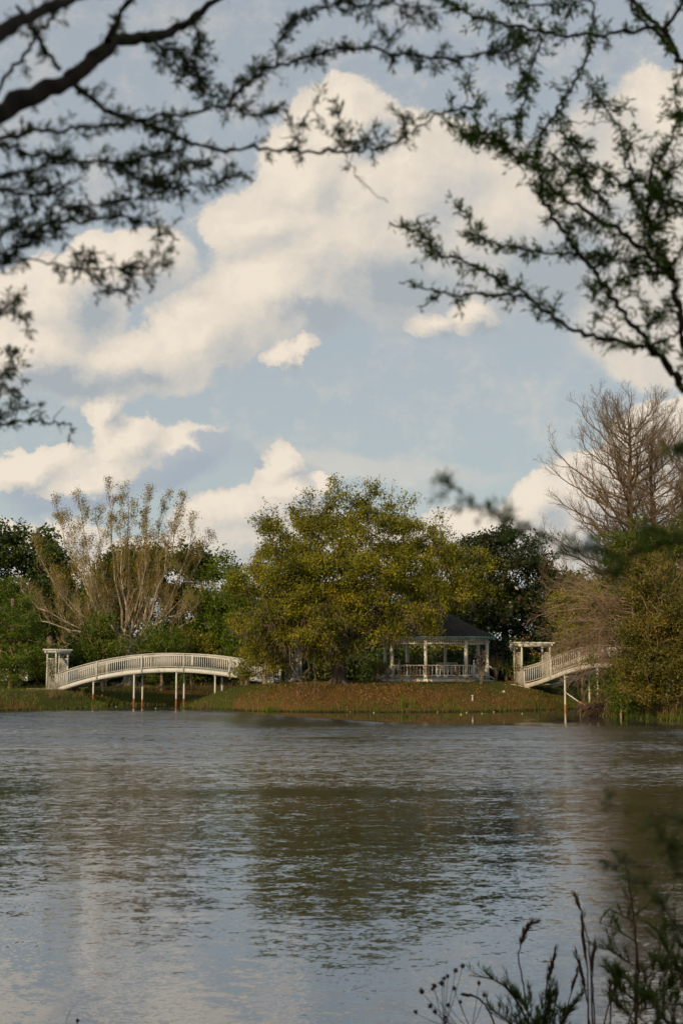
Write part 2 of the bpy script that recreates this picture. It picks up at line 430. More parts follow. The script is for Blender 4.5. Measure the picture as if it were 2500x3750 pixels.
    def build(s, name, material, parent=None, smooth=False, loc=None):
        V = np.concatenate(s.V); F = np.concatenate(s.F4)
        if loc is not None: V = V - np.array(loc)
        me = bpy.data.meshes.new(name)
        me.vertices.add(len(V)); me.vertices.foreach_set('co', V.astype(np.float32).ravel())
        nf = len(F)
        me.loops.add(nf*4); me.loops.foreach_set('vertex_index', F.astype(np.int32).ravel())
        me.polygons.add(nf)
        me.polygons.foreach_set('loop_start', np.arange(0, nf*4, 4, dtype=np.int32))
        me.polygons.foreach_set('loop_total', np.full(nf, 4, dtype=np.int32))
        if smooth: me.polygons.foreach_set('use_smooth', np.ones(nf, dtype=bool))
        me.update(calc_edges=True)
        at = me.attributes.new('v', 'FLOAT', 'FACE'); at.data.foreach_set('value', np.concatenate(s.val).astype(np.float32))
        me.materials.append(material)
        o = bpy.data.objects.new(name, me); COL.objects.link(o)
        if parent is not None: o.parent = parent
        return o

def thing(name, label, cat, loc=(0, 0, 0), rz=0.0, group=None):
    o = bpy.data.objects.new(name, None); COL.objects.link(o)
    o.empty_display_size = 0.3
    o.location = tuple(loc); o.rotation_euler = (0, 0, rz)
    o['label'] = label; o['category'] = cat
    if group: o['group'] = group
    return o
def tag(o, label, cat, group=None, kind=None):
    if label: o['label'] = label
    if cat: o['category'] = cat
    if group: o['group'] = group
    if kind: o['kind'] = kind
    return o
def stuff(o, label, cat):
    o['kind'] = 'stuff'; o['label'] = label; o['category'] = cat; return o
def dup(o, parent=None):
    c = o.copy(); COL.objects.link(c); c.parent = parent
    return c

# ------------------------------------------------------------------ terrain
gp = on_ground
WATER = [(-70, 8.0), (-30, 8.2), (0, 8.6), (8, 8.9), (30, 9), (70, 10), (75, 50), (45, 62), gp(2620, 2650), gp(2500, 2641), gp(2400, 2637),
         gp(2330, 2631), gp(2250, 2625), gp(2160, 2621), gp(2125, 2612), gp(2140, 2600), (18.4, 94), (20.5, 104), (18.3, 105), (17.0, 97), (15.6, 92.5), gp(2085, 2597),
         gp(2020, 2600), gp(1900, 2603), gp(1800, 2606), gp(1600, 2608), gp(1400, 2609), gp(1200, 2608), gp(1000, 2606), gp(880, 2602), gp(800, 2599), gp(715, 2596),
         (-10.2, 93.5), (-9.6, 96), (-8.7, 99.5), (-6.5, 103.5), (-3.5, 106), (-6, 107.5), (-9, 104), (-12.5, 103), (-15, 101.5), (-16.3, 98.5), (-16.2, 95), (-15.9, 93), gp(345, 2592), gp(270, 2596),
         gp(150, 2600), gp(0, 2604), gp(-200, 2608), (-40, 84), (-70, 80)]
WP = np.array(WATER)
def water_dist(X, Y):
    """>0 on land, <0 in the water"""
    X = np.asarray(X, float); Y = np.asarray(Y, float)
    d = np.full(X.shape, 1e9); inside = np.zeros(X.shape, bool)
    for i in range(len(WP)):
        a = WP[i]; b = WP[(i+1) % len(WP)]
        ab = b-a
        t = np.clip(((X-a[0])*ab[0]+(Y-a[1])*ab[1])/(ab@ab), 0, 1)
        d = np.minimum(d, np.hypot(X-a[0]-t*ab[0], Y-a[1]-t*ab[1]))
        if a[1] != b[1]:
            c = ((a[1] > Y) != (b[1] > Y)) & (X < (b[0]-a[0])*(Y-a[1])/(b[1]-a[1])+a[0])
            inside ^= c
    return np.where(inside, -d, d)
def wob(X, Y):
    return (np.sin(X*0.9+1.3*np.sin(Y*0.5))*np.cos(Y*0.7+0.8*np.sin(X*0.37)) + 0.5*np.sin(X*2.3+Y*1.1)*np.cos(Y*1.9-X*0.6))
def height(X, Y):
    X = np.asarray(X, float); Y = np.asarray(Y, float)
    d = water_dist(X, Y) + 0.18*wob(X*1.3, Y*1.3)
    isl = np.exp(-((X-4)/11.5)**6)*np.exp(-((Y-96)/11.0)**4)
    H = 1.12 + 0.53*isl
    w = 3.5 + 5.0*np.exp(-((X-4.5)/6.5)**4)*np.exp(-((Y-88)/9)**2) + 4*np.exp(-((X-23)/5)**2)
    t = np.clip(d/w, 0, 1)
    land = H*(1-(1-t)**2.2) + 0.03*wob(X*0.6, Y*0.6)*np.clip(d/3, 0, 1) + 0.05*np.clip(d*3, 0, 1)
    sea = np.clip(d*0.35, -1.6, 0) - 0.03
    far = np.clip((np.hypot(X, Y)-180)/900, 0, 1)
    return np.where(d > 0, land, sea) + far*6
def gz(x, y): return float(height(np.array([x]), np.array([y]))[0])

def axis_pts(lo, hi, step, ext):
    a = np.arange(lo, hi+step/2, step); out = []; s = step; p = hi
    while p < ext: s *= 1.22; p += s; out.append(p)
    s = step; p = lo; outn = []
    while p > -ext: s *= 1.22; p -= s; outn.append(p)
    return np.concatenate([np.array(outn[::-1]), a, np.array(out)])
def build_ground():
    xs = axis_pts(-30, 30, 0.3, 4000)
    y1 = np.arange(-6, 14, 0.8); s = 0.8; mid = [14.0]
    y2 = np.arange(14, 66, 4.0); y3 = np.arange(66, 128, 0.3)
    yn = -6 - np.cumsum(1.5*1.3**np.arange(25)); yf = 128 + np.cumsum(0.5*1.22**np.arange(38))
    ys = np.concatenate([yn[::-1], y1, y2, y3, yf])
    X, Y = np.meshgrid(xs, ys)
    Z = height(X, Y)
    nx, ny = len(xs), len(ys)
    mb = MB()
    idx = np.arange(nx*ny).reshape(ny, nx)
    f = np.stack([idx[:-1, :-1], idx[:-1, 1:], idx[1:, 1:], idx[1:, :-1]], -1).reshape(-1, 4)
    mb.add(np.stack([X, Y, Z], -1).reshape(-1, 3), f)
    m, t = mat('bank_turf_and_soil')
    g = t.n('ShaderNodeNewGeometry')
    pos = g.outputs['Position']
    sp = t.n('ShaderNodeSeparateXYZ'); t.link(pos, sp.inputs[0])
    a = t.n('ShaderNodeAttribute', attribute_name='litter')
    nb = t.noise(pos, 0.55, 6, 0.62)
    nf = t.noise(pos, 9.0, 6, 0.7)
    nff = t.noise(pos, 38.0, 4, 0.7)
    grass = t.ramp(nf.outputs[0], [(0.25, (0.030, 0.034, 0.009)), (0.55, (0.062, 0.068, 0.013)), (0.8, (0.105, 0.098, 0.020))])
    litter = t.ramp(nff.outputs[0], [(0.28, (0.045, 0.024, 0.010)), (0.5, (0.125, 0.066, 0.024)), (0.72, (0.24, 0.135, 0.050))])
    mk = t.smooth(t.math('ADD', a.outputs['Fac'], t.math('MULTIPLY', t.math('SUBTRACT', nb.outputs[0], 0.5), 1.9)), 0.12, 0.85)
    col = t.mix(mk, grass, litter)
    mud = t.mix(t.smooth(sp.outputs[2], 0.02, 0.16), (0.028, 0.018, 0.010), col)
    b = principled(t, mud, 0.95, 0.1, bump(t, t.math('ADD', nf.outputs[0], nff.outputs[0]), 0.8, 0.06))
    finish(t, b.outputs[0])
    o = mb.build('ground', m, smooth=True)
    # where fallen leaves lie: the island bank and the strips under trees
    lit = 0.95*np.exp(-((X-1)/9.5)**4)*np.exp(-((Y-88.9)/2.7)**2) + 0.8*np.exp(-((X-14)/4)**2)*np.exp(-((Y-88)/5)**2) \
        + 0.85*np.exp(-((X+19)/6)**2)*np.exp(-((Y-89.8)/1.3)**2) + 0.7*np.exp(-((X+9)/9)**2)*np.exp(-((Y-105.5)/1.8)**2) + 0.8*np.exp(-((X-21)/7)**2)*np.exp(-((Y-80)/6)**2)
    at = o.data.attributes.new('litter', 'FLOAT', 'POINT'); at.data.foreach_set('value', lit.ravel().astype(np.float32))
    tag(o, 'grassy banks and leaf-strewn island around the pond', None, kind='structure')
build_ground()

def build_water():
    mb = MB()
    mb.add([[-400, -100, 0], [400, -100, 0], [400, 400, 0], [-400, 400, 0]], [[0, 1, 2, 3]])
    m, t = mat('pond_water')
    g = t.n('ShaderNodeNewGeometry'); pos = g.outputs['Position']
    sp = t.n('ShaderNodeSeparateXYZ'); t.link(pos, sp.inputs[0])
    big = t.noise(t.vmath('MULTIPLY', pos, (0.7, 1.0, 1)), 0.075, 3, 0.5, 0.6)
    calm = t.smooth(big.outputs[0], 0.38, 0.60, 0.35, 1.15)
    # lee of the island: still water close to its shore, on the right side of the pond
    lw = t.noise(t.vmath('MULTIPLY', pos, (0.16, 0.5, 1)), 1.0, 4, 0.6, 0.5)
    tx = t.smooth(sp.outputs[0], -10.0, 6.0, 88.0, 66.0)
    lee = t.smooth(t.math('ADD', t.math('SUBTRACT', sp.outputs[1], tx), t.math('MULTIPLY', t.math('SUBTRACT', lw.outputs[0], 0.5), 14.0)), -2.5, 4.0, 1.0, 0.06)
    near = t.smooth(sp.outputs[1], 15.0, 62.0, 0.19, 1.6)
    amp = t.math('MULTIPLY', t.math('MULTIPLY', calm, lee), near)
    # wave slopes straight from noise, so that distant ripples keep their steepness
    wv = t.vmath('MULTIPLY', pos, (1.15, 1.7, 1.0))
    n1 = t.noise(wv, 3.2, 2, 0.5, 0.3)
    n2 = t.noise(wv, 14.0, 3, 0.6, 0.4)
    n3 = t.noise(t.vmath('MULTIPLY', pos, (0.4, 1.3, 1.0)), 0.9, 2, 0.5, 0.3)
    def slopes(nn, kx, ky): return t.vmath('MULTIPLY', t.vmath('SUBTRACT', nn.outputs['Color'], (0.5, 0.5, 0.5)), (kx, ky, 0))
    sl = t.vmath('ADD', t.vmath('ADD', slopes(n1, 0.35, 0.55), slopes(n2, 0.55, 0.85)), slopes(n3, 0.10, 0.25))
    sl = t.vmath('SCALE', sl, amp)
    # at grazing angles the wave faces turned to the viewer are the ones seen
    face = t.vmath('NORMALIZE', t.vmath('MULTIPLY', g.outputs['Incoming'], (1, 1, 0)))
    bias = t.math('MULTIPLY', t.smooth(sp.outputs[1], 24.0, 60.0, 0.0, 0.13), t.math('MULTIPLY', lee, t.smooth(calm, 0.3, 1.1, 0.7, 1.05)))
    sl = t.vmath('ADD', sl, t.vmath('SCALE', face, bias))
    nrm = t.vmath('NORMALIZE', t.vmath('ADD', sl, (0.0, 0.0, 1.0)))
    gl = t.n('ShaderNodeBsdfGlossy'); gl.inputs['Roughness'].default_value = 0.03; gl.inputs['Color'].default_value = (0.92, 0.95, 1.0, 1)
    df = t.n('ShaderNodeBsdfDiffuse'); df.inputs['Color'].default_value = (0.036, 0.040, 0.038, 1)
    fr = t.n('ShaderNodeFresnel'); fr.inputs['IOR'].default_value = 1.62
    t.link(nrm, gl.inputs['Normal']); t.link(nrm, fr.inputs['Normal'])
    mx = t.n('ShaderNodeMixShader'); t.put(mx.inputs[0], t.math('ADD', t.math('MULTIPLY', fr.outputs[0], 0.80), 0.20)); t.link(df.outputs[0], mx.inputs[1]); t.link(gl.outputs[0], mx.inputs[2])
    finish(t, mx.outputs[0])
    o = mb.build('water', m)
    tag(o, 'rippled pond water reflecting sky and trees', None, kind='structure')
build_water()

# ------------------------------------------------------------------ footbridges
A_L = math.radians(-9); A_R = math.radians(-60); WB = 2.2
def plane_hit(sx, sy, A, a):
    """pixel ray meets the vertical plane through A with heading a -> (distance along, height)"""
    p = unproj(sx, sy, 1.0); dx, dy = p[0], p[1]
    c, s = math.cos(a), math.sin(a)
    k = (A[0]*s - A[1]*c)/(dx*s - dy*c)
    return ((dx*k-A[0])*c + (dy*k-A[1])*s, EYE+(p[2]-EYE)*k)

def footbridge(label, A, a, zb, L, stations, step, pilings, wmat, foot_z, foot='rust', hs=1.0):
    """local frame: x along the bridge, y across (away), z absolute"""
    root = thing('footbridge', label, 'bridge', (A[0], A[1], 0), a, 'white arched footbridges')
    ss = np.linspace(0, L, 60)
    def ribbon(off, lo, hi, th, name, m, parent=root):
        mb = MB(); z = zb(ss)
        v = []; 
        for i, x in enumerate(ss):
            v += [[x, off-th/2, z[i]+lo], [x, off+th/2, z[i]+lo], [x, off+th/2, z[i]+hi], [x, off-th/2, z[i]+hi]]
        f = []
        for i in range(len(ss)-1):
            for k in range(4): f.append([i*4+k, i*4+(k+1) % 4, i*4+4+(k+1) % 4, i*4+4+k])
        f.append([3, 2, 1, 0]); n = (len(ss)-1)*4; f.append([n, n+1, n+2, n+3])
        mb.add(v, f)
        return mb if name is None else mb.build(name, m, parent)
    # deck planks
    mb = MB(); xs = np.arange(0.07, L-0.05, 0.145)
    for x in xs:
        z = float(zb(np.array([x]))[0]); sl = float(zb(np.array([x+0.05]))[0]-z)/0.05
        mb.box((x, WB/2, z+0.27), (0.135, WB+0.02-0.18, 0.035), tilt=[[1, 0, 0], [0, 1, 0], [sl, 0, 1]])
    mb.build('deck', M['teal_deck'], root)
    for off in (0.0, WB):
        ribbon(off, 0.0, 0.27, 0.07, 'stringer', wmat)
        r0 = ribbon(off-0.02 if off == 0 else off+0.02, 1.17*hs, 1.17*hs+0.045, 0.15, None, None)   # cap
        for lo, hi, th in ((1.17*hs-0.15, 1.17*hs-0.08, 0.05), (0.34, 0.40, 0.05), (1.17*hs-0.05, 1.17*hs-0.002, 0.05)):
            q = ribbon(off, lo, hi, th, None, None); r0.add(q.V[0], q.F4[0])
        rail = r0.build('railing', wmat, root)
        # posts
        for sx in stations:
            z = float(zb(np.array([sx]))[0])
            pb = MB(); pb.box((0, 0, 0.59*hs), (0.105, 0.115, 1.15*hs)); pb.box((0, -0.063 if off == 0 else 0.063, 0.60*hs), (0.06, 0.012, 1.05*hs))
            o = pb.build('post', wmat, rail); o.location = (sx, off-0.03 if off == 0 else off+0.03, z-0.02)
        # balusters
        bm = MB(); bm.box((0, 0, (1.03*hs-0.34)/2), (0.042, 0.042, 1.03*hs-0.34)); first = None
        bs = [x for x in np.arange(0.14, L, step) if min(abs(x-q) for q in stations) > 0.09]
        if off == 0.0:
            for x in bs[:100]:
                z = float(zb(np.array([x]))[0])
                if first is None: o = first = bm.build('baluster', wmat, rail)
                else: o = dup(first, rail)
                o.location = (x, off-0.046, z+0.36)
        else:
            q = MB()
            for x in bs:
                z = float(zb(np.array([x]))[0]); q.box((x, off+0.046, z+0.36+(1.03*hs-0.34)/2), (0.042, 0.042, 1.03*hs-0.34))
            o = q.build('baluster', wmat, rail); o['kind'] = 'stuff'
    # pilings
    for x, off in pilings:
        z = float(zb(np.array([x]))[0]); y = 0.12 if off == 0 else WB-0.12
        wx = A[0]+x*math.cos(a)-y*math.sin(a); wy = A[1]+x*math.sin(a)+y*math.cos(a)
        g0 = min(gz(wx, wy), 0.0)-0.4
        fz = max(foot_z, gz(wx, wy)+0.25) if foot_z > 0.5 else foot_z
        fz = max(0.15, gz(wx, wy)) + foot_z*(0.7+0.5*random.random())
        pb = MB(); pb.lathe((x, y, 0), [(0.062, g0), (0.062, z+0.02)], 10); pp = pb.build('support_post', wmat, root, smooth=True)
        pb = MB(); pb.lathe((x, y, 0), [(0.070, g0), (0.074, fz-0.15), (0.068, fz)], 10); fo = pb.build('rusty_sleeve', M[foot], pp, smooth=True)
    # cross beams under the deck
    for x in sorted(set(round(p[0], 2) for p in pilings if p[1] == 0)):
        z = float(zb(np.array([x]))[0])
        mb = MB(); mb.box((x, WB/2, z-0.06), (0.1, WB-0.1, 0.12)); mb.build('cross_beam', wmat, root)
    return root

_p = unproj(212, 2533, 98.5); AL = (_p[0], _p[1])
bot = [(215, 2533), (356, 2489), (438, 2476), (520, 2467), (600, 2462), (673, 2461), (760, 2467), (841, 2479), (920, 2494), (1004, 2511)]
pl = np.array([plane_hit(x, y, AL, A_L) for x, y in bot])
cf = np.polyfit(pl[:, 0], pl[:, 1], 4)
ZL = lambda s: np.polyval(cf, s)
LL = plane_hit(1008, 2511, AL, A_L)[0]
stL = [plane_hit(x, 2450, AL, A_L)[0] for x in (213, 356, 520, 673, 841, 1003)]
pilL = [(plane_hit(x, 2550, AL, A_L)[0], o) for x in (340, 489, 644, 786) for o in (0, 1)]
stepL = (LL-0.2)/102
footbridge('long white arched footbridge spanning the creek mouth left of the oak', AL, A_L, ZL, LL, stL, stepL, pilL, M['white'], 0.42, hs=1.07)

_p = unproj(1918, 2519, 93.5); AR = (_p[0], _p[1])
botR = [(1922, 2520), (1990, 2497), (2062, 2473), (2128, 2456), (2190, 2447), (2292, 2448)]
pr = np.array([plane_hit(x, y, AR, A_R) for x, y in botR])
LR = 14.2
pr = np.vstack([pr, [[LR-2.5, pr[1, 1]+0.15], [LR, pr[0, 1]-0.1]]])
cr_ = np.polyfit(pr[:, 0], pr[:, 1], 4)
ZR = lambda s: np.polyval(cr_, s)
stR = [0.06, 2.84, 5.68, 8.52, 11.36, LR-0.06]
pilR = [(plane_hit(x, 2550, AR, A_R)[0], o) for x in (2062, 2182, 2330) for o in (0, 1)]
footbridge('sunlit peeling white footbridge on the right half hidden by bare branches', AR, A_R, ZR, LR, stR, 0.20, pilR, M['white_sunlit'], 0.30, 'orange_rust', hs=1.14)

# ------------------------------------------------------------------ arbors
def arbor(label, A, a, base, wmat, depth=0.62, gap=0.14, top=2.72):
    """gate at the foot of a bridge: two lattice sides, beams and rafters; x along the walk (negative = off the bridge)"""
    root = thing('garden_arbor', label, 'arbor', (A[0], A[1], base), a, 'white lattice arbors at the bridge ends')
    x0, x1 = -gap-depth, -gap
    ys = (-0.06, WB+0.06)
    for y in ys:
        for x in (x0, x1):
            mb = MB(); mb.box((x, y, top/2-0.12), (0.10, 0.10, top-0.05)); mb.build('post', wmat, root)
        # lattice side
        lp = MB(); zl, zh = 0.08, 2.12; w0, w1 = x0+0.07, x1-0.07; W = w1-w0
        p = 0.125
        for sgn, off in ((1, -0.008), (-1, 0.008)):
            c = -3.0
            while c < 4.0:
                # line x = w0 + t ; z = c + sgn*t, clipped
                ts = []
                for t in (0, W):
                    z = c+sgn*t
                    if zl <= z <= zh: ts.append(t)
                for z in (zl, zh):
                    t = (z-c)/sgn
                    if 0 < t < W: ts.append(t)
                if len(ts) >= 2 and max(ts)-min(ts) > 0.02:
                    ta, tb = min(ts), max(ts)
                    lp.bar((w0+ta, y+off, c+sgn*ta), (w0+tb, y+off, c+sgn*tb), 0.012, 0.034)
                c += p
        lp.bar((w0-0.015, y, zh+0.02), (w1+0.015, y, zh+0.02), 0.05, 0.05)
        lp.bar((w0-0.015, y, zl-0.02), (w1+0.015, y, zl-0.02), 0.05, 0.05)
        lp.build('lattice_panel', wmat, root)
    for x in (x0-0.055, x1+0.055):
        mb = MB(); mb.bar((x, ys[0]-0.28, top-0.12), (x, ys[1]+0.28, top-0.12), 0.04, 0.21); mb.build('beam', wmat, root)
    for i in range(6):
        y = ys[0]-0.22 + i*(ys[1]-ys[0]+0.44)/5
        mb = MB(); mb.bar((x0-0.27, y, top+0.04), (x1+0.27, y, top+0.04), 0.045, 0.09); mb.build('rafter', wmat, root)
    for y in (ys[0]-0.08, ys[1]+0.08):
        mb = MB(); mb.bar((x0-0.2, y, top-0.10), (x1+0.2, y, top-0.10), 0.04, 0.12); mb.build('side_beam', wmat, root)
    return root
def along(A, a, x, y, z): return np.array([A[0]+x*math.cos(a)-y*math.sin(a), A[1]+x*math.sin(a)+y*math.cos(a), z])
bL = gz(AL[0]-0.4, AL[1]); print('BL', bL, 'want', unproj(205, 2529, AL[1])[2])
arbor('white lattice arbor with a vine at the left foot of the long bridge', AL, A_L, bL-0.03, M['white'])
bR = gz(AR[0]-0.3, AR[1]); print('BR', bR, 'want', unproj(1905, 2518, AR[1])[2])
arbor('white lattice arbor covered in pink roses at the foot of the right bridge', AR, A_R, bR-0.03, M['white_sunlit'], depth=0.8, top=2.75)
endL = along(AL, A_L, LL, 0, 0)
bE = gz(endL[0]+0.4, endL[1]); print('BE', bE, 'want', unproj(1010, 2508, endL[1])[2])
arbor('white lattice arbor half hidden under the drooping oak', (endL[0], endL[1]), A_L, bE-0.03, M['white'], gap=-1.35, depth=0.62, top=2.72)

# ------------------------------------------------------------------ gazebo
def gazebo():
    Yc = 98.0
    c0 = unproj(1595, 2482, Yc); cx = c0[0]
    R = 3.57; base = 1.62
    floor = unproj(1600, 2482, Yc-3.3)[2]
    rail = unproj(1600, 2435, Yc-3.3)[2]
    beam_lo = unproj(1600, 2358, Yc-3.3)[2]
    beam_hi = unproj(1600, 2336, Yc-3.3)[2]
    eave = unproj(1600, 2331, Yc-3.9)[2]
    apex = unproj(1595, 2222, Yc)[2]
    root = thing('gazebo', 'white octagonal gazebo with dark shingle roof and teal trim on the island', 'gazebo', (cx, Yc, 0))
    w = M['gazebo']
    ang = [-math.radians(14.5+45*k) for k in range(8)]     # k 0..3 nearest the camera
    def vt(r, k, z): return np.array([r*math.cos(ang[k % 8]), r*math.sin(ang[k % 8]), z])
    def octa(rin, z0, z1, name, m, parent=root, rtop=None):
        mb = MB(); rt = rin if rtop is None else rtop
        v = [vt(rin, k, z0) for k in range(8)]+[vt(rt, k, z1) for k in range(8)]+[np.array([0, 0, z0]), np.array([0, 0, z1])]
        f = [[k, (k+1) % 8, 8+(k+1) % 8, 8+k] for k in range(8)]
        for k in range(0, 8, 2):
            f.append([17, 8+k, 8+(k+1) % 8, 8+(k+2) % 8]); f.append([16, (k+2) % 8, (k+1) % 8, k])
        mb.add(v, f); return mb.build(name, m, parent)
    octa(R+0.12, 1.3, floor-0.06, 'base', w)
    octa(R+0.20, floor-0.058, floor, 'floor', M['bluegrey'])
    for k in range(8):
        p = vt(R-0.02, k, 0)
        mb = MB(); mb.box((p[0], p[1], (floor+beam_hi)/2), (0.19, 0.19, beam_hi-floor-0.004), rz=ang[k])
        mb.box((p[0], p[1], floor+0.11), (0.25, 0.25, 0.2), rz=ang[k])
        mb.build('post', w, root)
    # faces
    stair_faces = (0, 4)
    bal = MB(); h = rail-floor-0.2
    bal.lathe((0, 0, 0), [(0.028, 0), (0.028, 0.10), (0.018, 0.12), (0.036, 0.2), (0.030, 0.34), (0.018, h-0.18), (0.03, h-0.15), (0.028, h-0.1), (0.028, h)], 8)
    sp = MB(); hs = beam_hi-beam_lo-0.17
    sp.lathe((0, 0, 0), [(0.026, 0), (0.018, 0.05), (0.036, hs/2), (0.018, hs-0.05), (0.026, hs)], 6)
    balf = spf = None
    for k in range(8):
        a = vt(R-0.03, k, 0); b = vt(R-0.03, k+1, 0); d = b-a; L = np.linalg.norm(d); d /= L
        # frieze
        mb = MB(); mb.bar(a+[0, 0, beam_hi-0.04], b+[0, 0, beam_hi-0.04], 0.09, 0.08); mb.bar(a+[0, 0, beam_lo+0.04], b+[0, 0, beam_lo+0.04], 0.07, 0.08)
        fr = mb.build('frieze', w, root)
        near = k in (0, 1, 2, 3)
        if near:
            n = 17
            for i in range(n):
                q = a+d*(0.14+(L-0.28)*i/(n-1))
                if spf is None: spf = o = sp.build('spindle', w, fr, smooth=True)
                else: o = dup(spf, fr)
                o.location = (q[0], q[1], beam_lo+0.08)
        # header board above the frieze
        mb = MB(); mb.bar(a+[0, 0, beam_hi+0.13], b+[0, 0, beam_hi+0.13], 0.11, 0.24); mb.build('header', w, root)
        if k in stair_faces: segs = [(0.30, 0.98)] if k == 0 else [(0, 0.3)]
        else: segs = [(0, 1)]
        if k == 0: segs = [(0.68, 1.0)]
        for s0, s1 in segs:
            pa = a+d*(L*s0+0.06); pb_ = a+d*(L*s1-0.06)
            mb = MB(); mb.bar(pa+[0, 0, rail-0.03], pb_+[0, 0, rail-0.03], 0.10, 0.06); mb.bar(pa+[0, 0, floor+0.13], pb_+[0, 0, floor+0.13], 0.06, 0.06)
            if s1-s0 > 0.9: m0 = (pa+pb_)/2; mb.box((m0[0], m0[1], floor+0.05), (0.06, 0.06, 0.1))
            rl = mb.build('railing', w, root)
            n = int(round(L*(s1-s0)/0.265))
            for i in range(n):
                q = pa+(pb_-pa)*((i+0.5)/n)
                if balf is None: balf = o = bal.build('baluster', w, rl, smooth=True)
                else: o = dup(balf, rl)
                o.location = (q[0], q[1], floor+0.16)
    # newels and stairs on two opposite faces
    for k in stair_faces:
        a = vt(R, k, 0); b = vt(R, k+1, 0); d = (b-a); L = np.linalg.norm(d); d /= L; nrm = np.array([d[1], -d[0], 0]);
        if nrm @ (a+b) < 0: nrm = -nrm
        for i in range(2):
            m0 = a+d*L*0.36+nrm*(0.30+0.32*i+0.15); zz = floor-0.16*(i+1)
            mb = MB(); mb.box((m0[0], m0[1], (zz+1.3)/2), (1.55, 0.62 if i == 0 else 0.34, zz-1.3), rz=math.atan2(d[1], d[0])); mb.build('step', M['bluegrey'], root)
        for s in (0.02, 0.68):
            p = a+d*L*s + nrm*0.06; q = p+nrm*0.62
            nz = rail+0.12
            mb = MB(); mb.box((p[0], p[1], (floor+nz)/2), (0.13, 0.13, nz-floor), rz=ang[k]); mb.lathe((p[0], p[1], nz), [(0.075, 0), (0.05, 0.03), (0.03, 0.05), (0.06, 0.11), (0.045, 0.17), (0.001, 0.24)], 8)
            mb.build('newel_post', w, root)
            mb = MB(); mb.box((q[0], q[1], (1.3+rail-0.18)/2), (0.13, 0.13, rail-0.18-1.3), rz=ang[k]); mb.build('newel_post', w, root)
            mb = MB(); mb.bar(p+[0, 0, rail-0.03], q+[0, 0, rail-0.36], 0.07, 0.07); mb.bar(p+[0, 0, floor+0.15], q+[0, 0, floor-0.16], 0.06, 0.06)
            mb.build('stair_rail', w, root)
    # roof: two pitches and a cap
    rf = MB(); r_e = R+0.62
    rings = [(r_e, eave), (r_e*0.5, eave+(apex-eave)*0.49), (0.16, apex)]
    v = []
    for r, z in rings: v += [vt(r, k, z) for k in range(8)]
    f = [[i*8+k, i*8+(k+1) % 8, (i+1)*8+(k+1) % 8, (i+1)*8+k] for i in range(2) for k in range(8)]
    rf.add(v, f)
    v2 = [p-np.array([0, 0, 0.05]) for p in v[:16]]
    rf.add(v2, [[k, 8+k, 8+(k+1) % 8, (k+1) % 8] for k in range(8)])
    rf.lathe((0, 0, apex-0.02), [(0.17, 0), (0.12, 0.1), (0.05, 0.22), (0.001, 0.3)], 8)
    roof = rf.build('roof', M['roof'], root)
    for k in range(8):
        mb = MB(); mb.bar(vt(r_e, k, eave-0.015), vt(r_e, k+1, eave-0.015), 0.035, 0.075); mb.build('fascia', M['teal'], root)
        a = vt(R-0.1, k, 0); b = vt(R-0.1, k+1, 0); d = b-a
        if k in (7, 0, 1, 2, 3):
            a2 = vt(r_e, k, 0); b2 = vt(r_e, k+1, 0)
            for i in range(6):
                s = (i+0.5)/6
                p = a+d*s; q = a2+(b2-a2)*s
                mb = MB(); mb.bar(p+[0, 0, eave+0.10], q+[0, 0, eave-0.09], 0.04, 0.09); mb.build('rafter_tail', M['teal'], root)
    return cx, Yc, floor, beam_lo, R, ang
GX, GY, GF, GB, GR, GANG = gazebo()

def bench(label, x, y, z, rz, m, L=1.6, hb=0.92):
    r = thing('garden_bench', label, 'bench', (x, y, z), rz, 'benches inside the gazebo')
    mb = MB()
    for i in range(4): mb.box((0, -0.18+i*0.12, 0.43), (L, 0.10, 0.03))
    mb.build('seat', m, r)
    mb = MB()
    for i in range(4): mb.box((0, 0.26+i*0.02, 0.55+i*(hb-0.55)/3.3), (L, 0.025, 0.085))
    mb.build('backrest', m, r)
    for sx in (-1, 1):
        for y0, hh in ((-0.18, 0.42), (0.27, hb)):
            mb = MB(); mb.box((sx*(L/2-0.05), y0, hh/2), (0.07, 0.07, hh)); mb.build('leg', m, r)
        mb = MB(); mb.box((sx*(L/2-0.05), 0.03, 0.64), (0.08, 0.52, 0.04)); mb.build('armrest', m, r)
bench('pale grey slatted bench inside the gazebo on the right', GX+0.9, GY+0.9, GF, 0.15, M['gazebo'], 1.5, 1.02)
bench('dark red wooden bench inside the gazebo on the left', GX-1.2, GY+1.6, GF, -0.1, M['redwood'], 2.0, 1.0)

def string_lights():
    r = thing('string_lights', 'warm fairy lights strung under the gazebo eaves', 'string lights', (GX, GY, GB))
    m, t = mat('warm_bulb'); e = t.n('ShaderNodeEmission'); e.inputs[0].default_value = (1.0, 0.50, 0.12, 1); e.inputs[1].default_value = 1.3; finish(t, e.outputs[0])
    wire = MB(); P = []
    rr = random.Random(3)
    for lo, hi, n in ((1, 4, 50),):
        for i in range(n):
            s = i/(n-1)
            u = -1.9 + 3.6*s
            P.append(np.array([u, -2.2+0.5*math.sin(s*9)+rr.uniform(-0.3, 0.3), -0.02-0.35*rr.random()**1.5]))
    wire.tubes(np.array(P)[None], np.full((1, len(P)), 0.004), 3)
    wire.build('wire', M['tyre'], r)
    first = None
    for p in P:
        if first is None:
            b = MB(); b.lathe((0, 0, 0), [(0.001, -0.016), (0.014, -0.006), (0.014, 0.006), (0.001, 0.016)], 6); first = o = b.build('bulb', m, r)
        else: o = dup(first, r)
        o.location = tuple(p-np.array([0, 0, 0.02]))
string_lights()
_p = unproj(1609, 2404, GY-2)
fd = thing('hanging_feeder', 'small red feeder hanging inside the gazebo', 'feeder', tuple(_p))
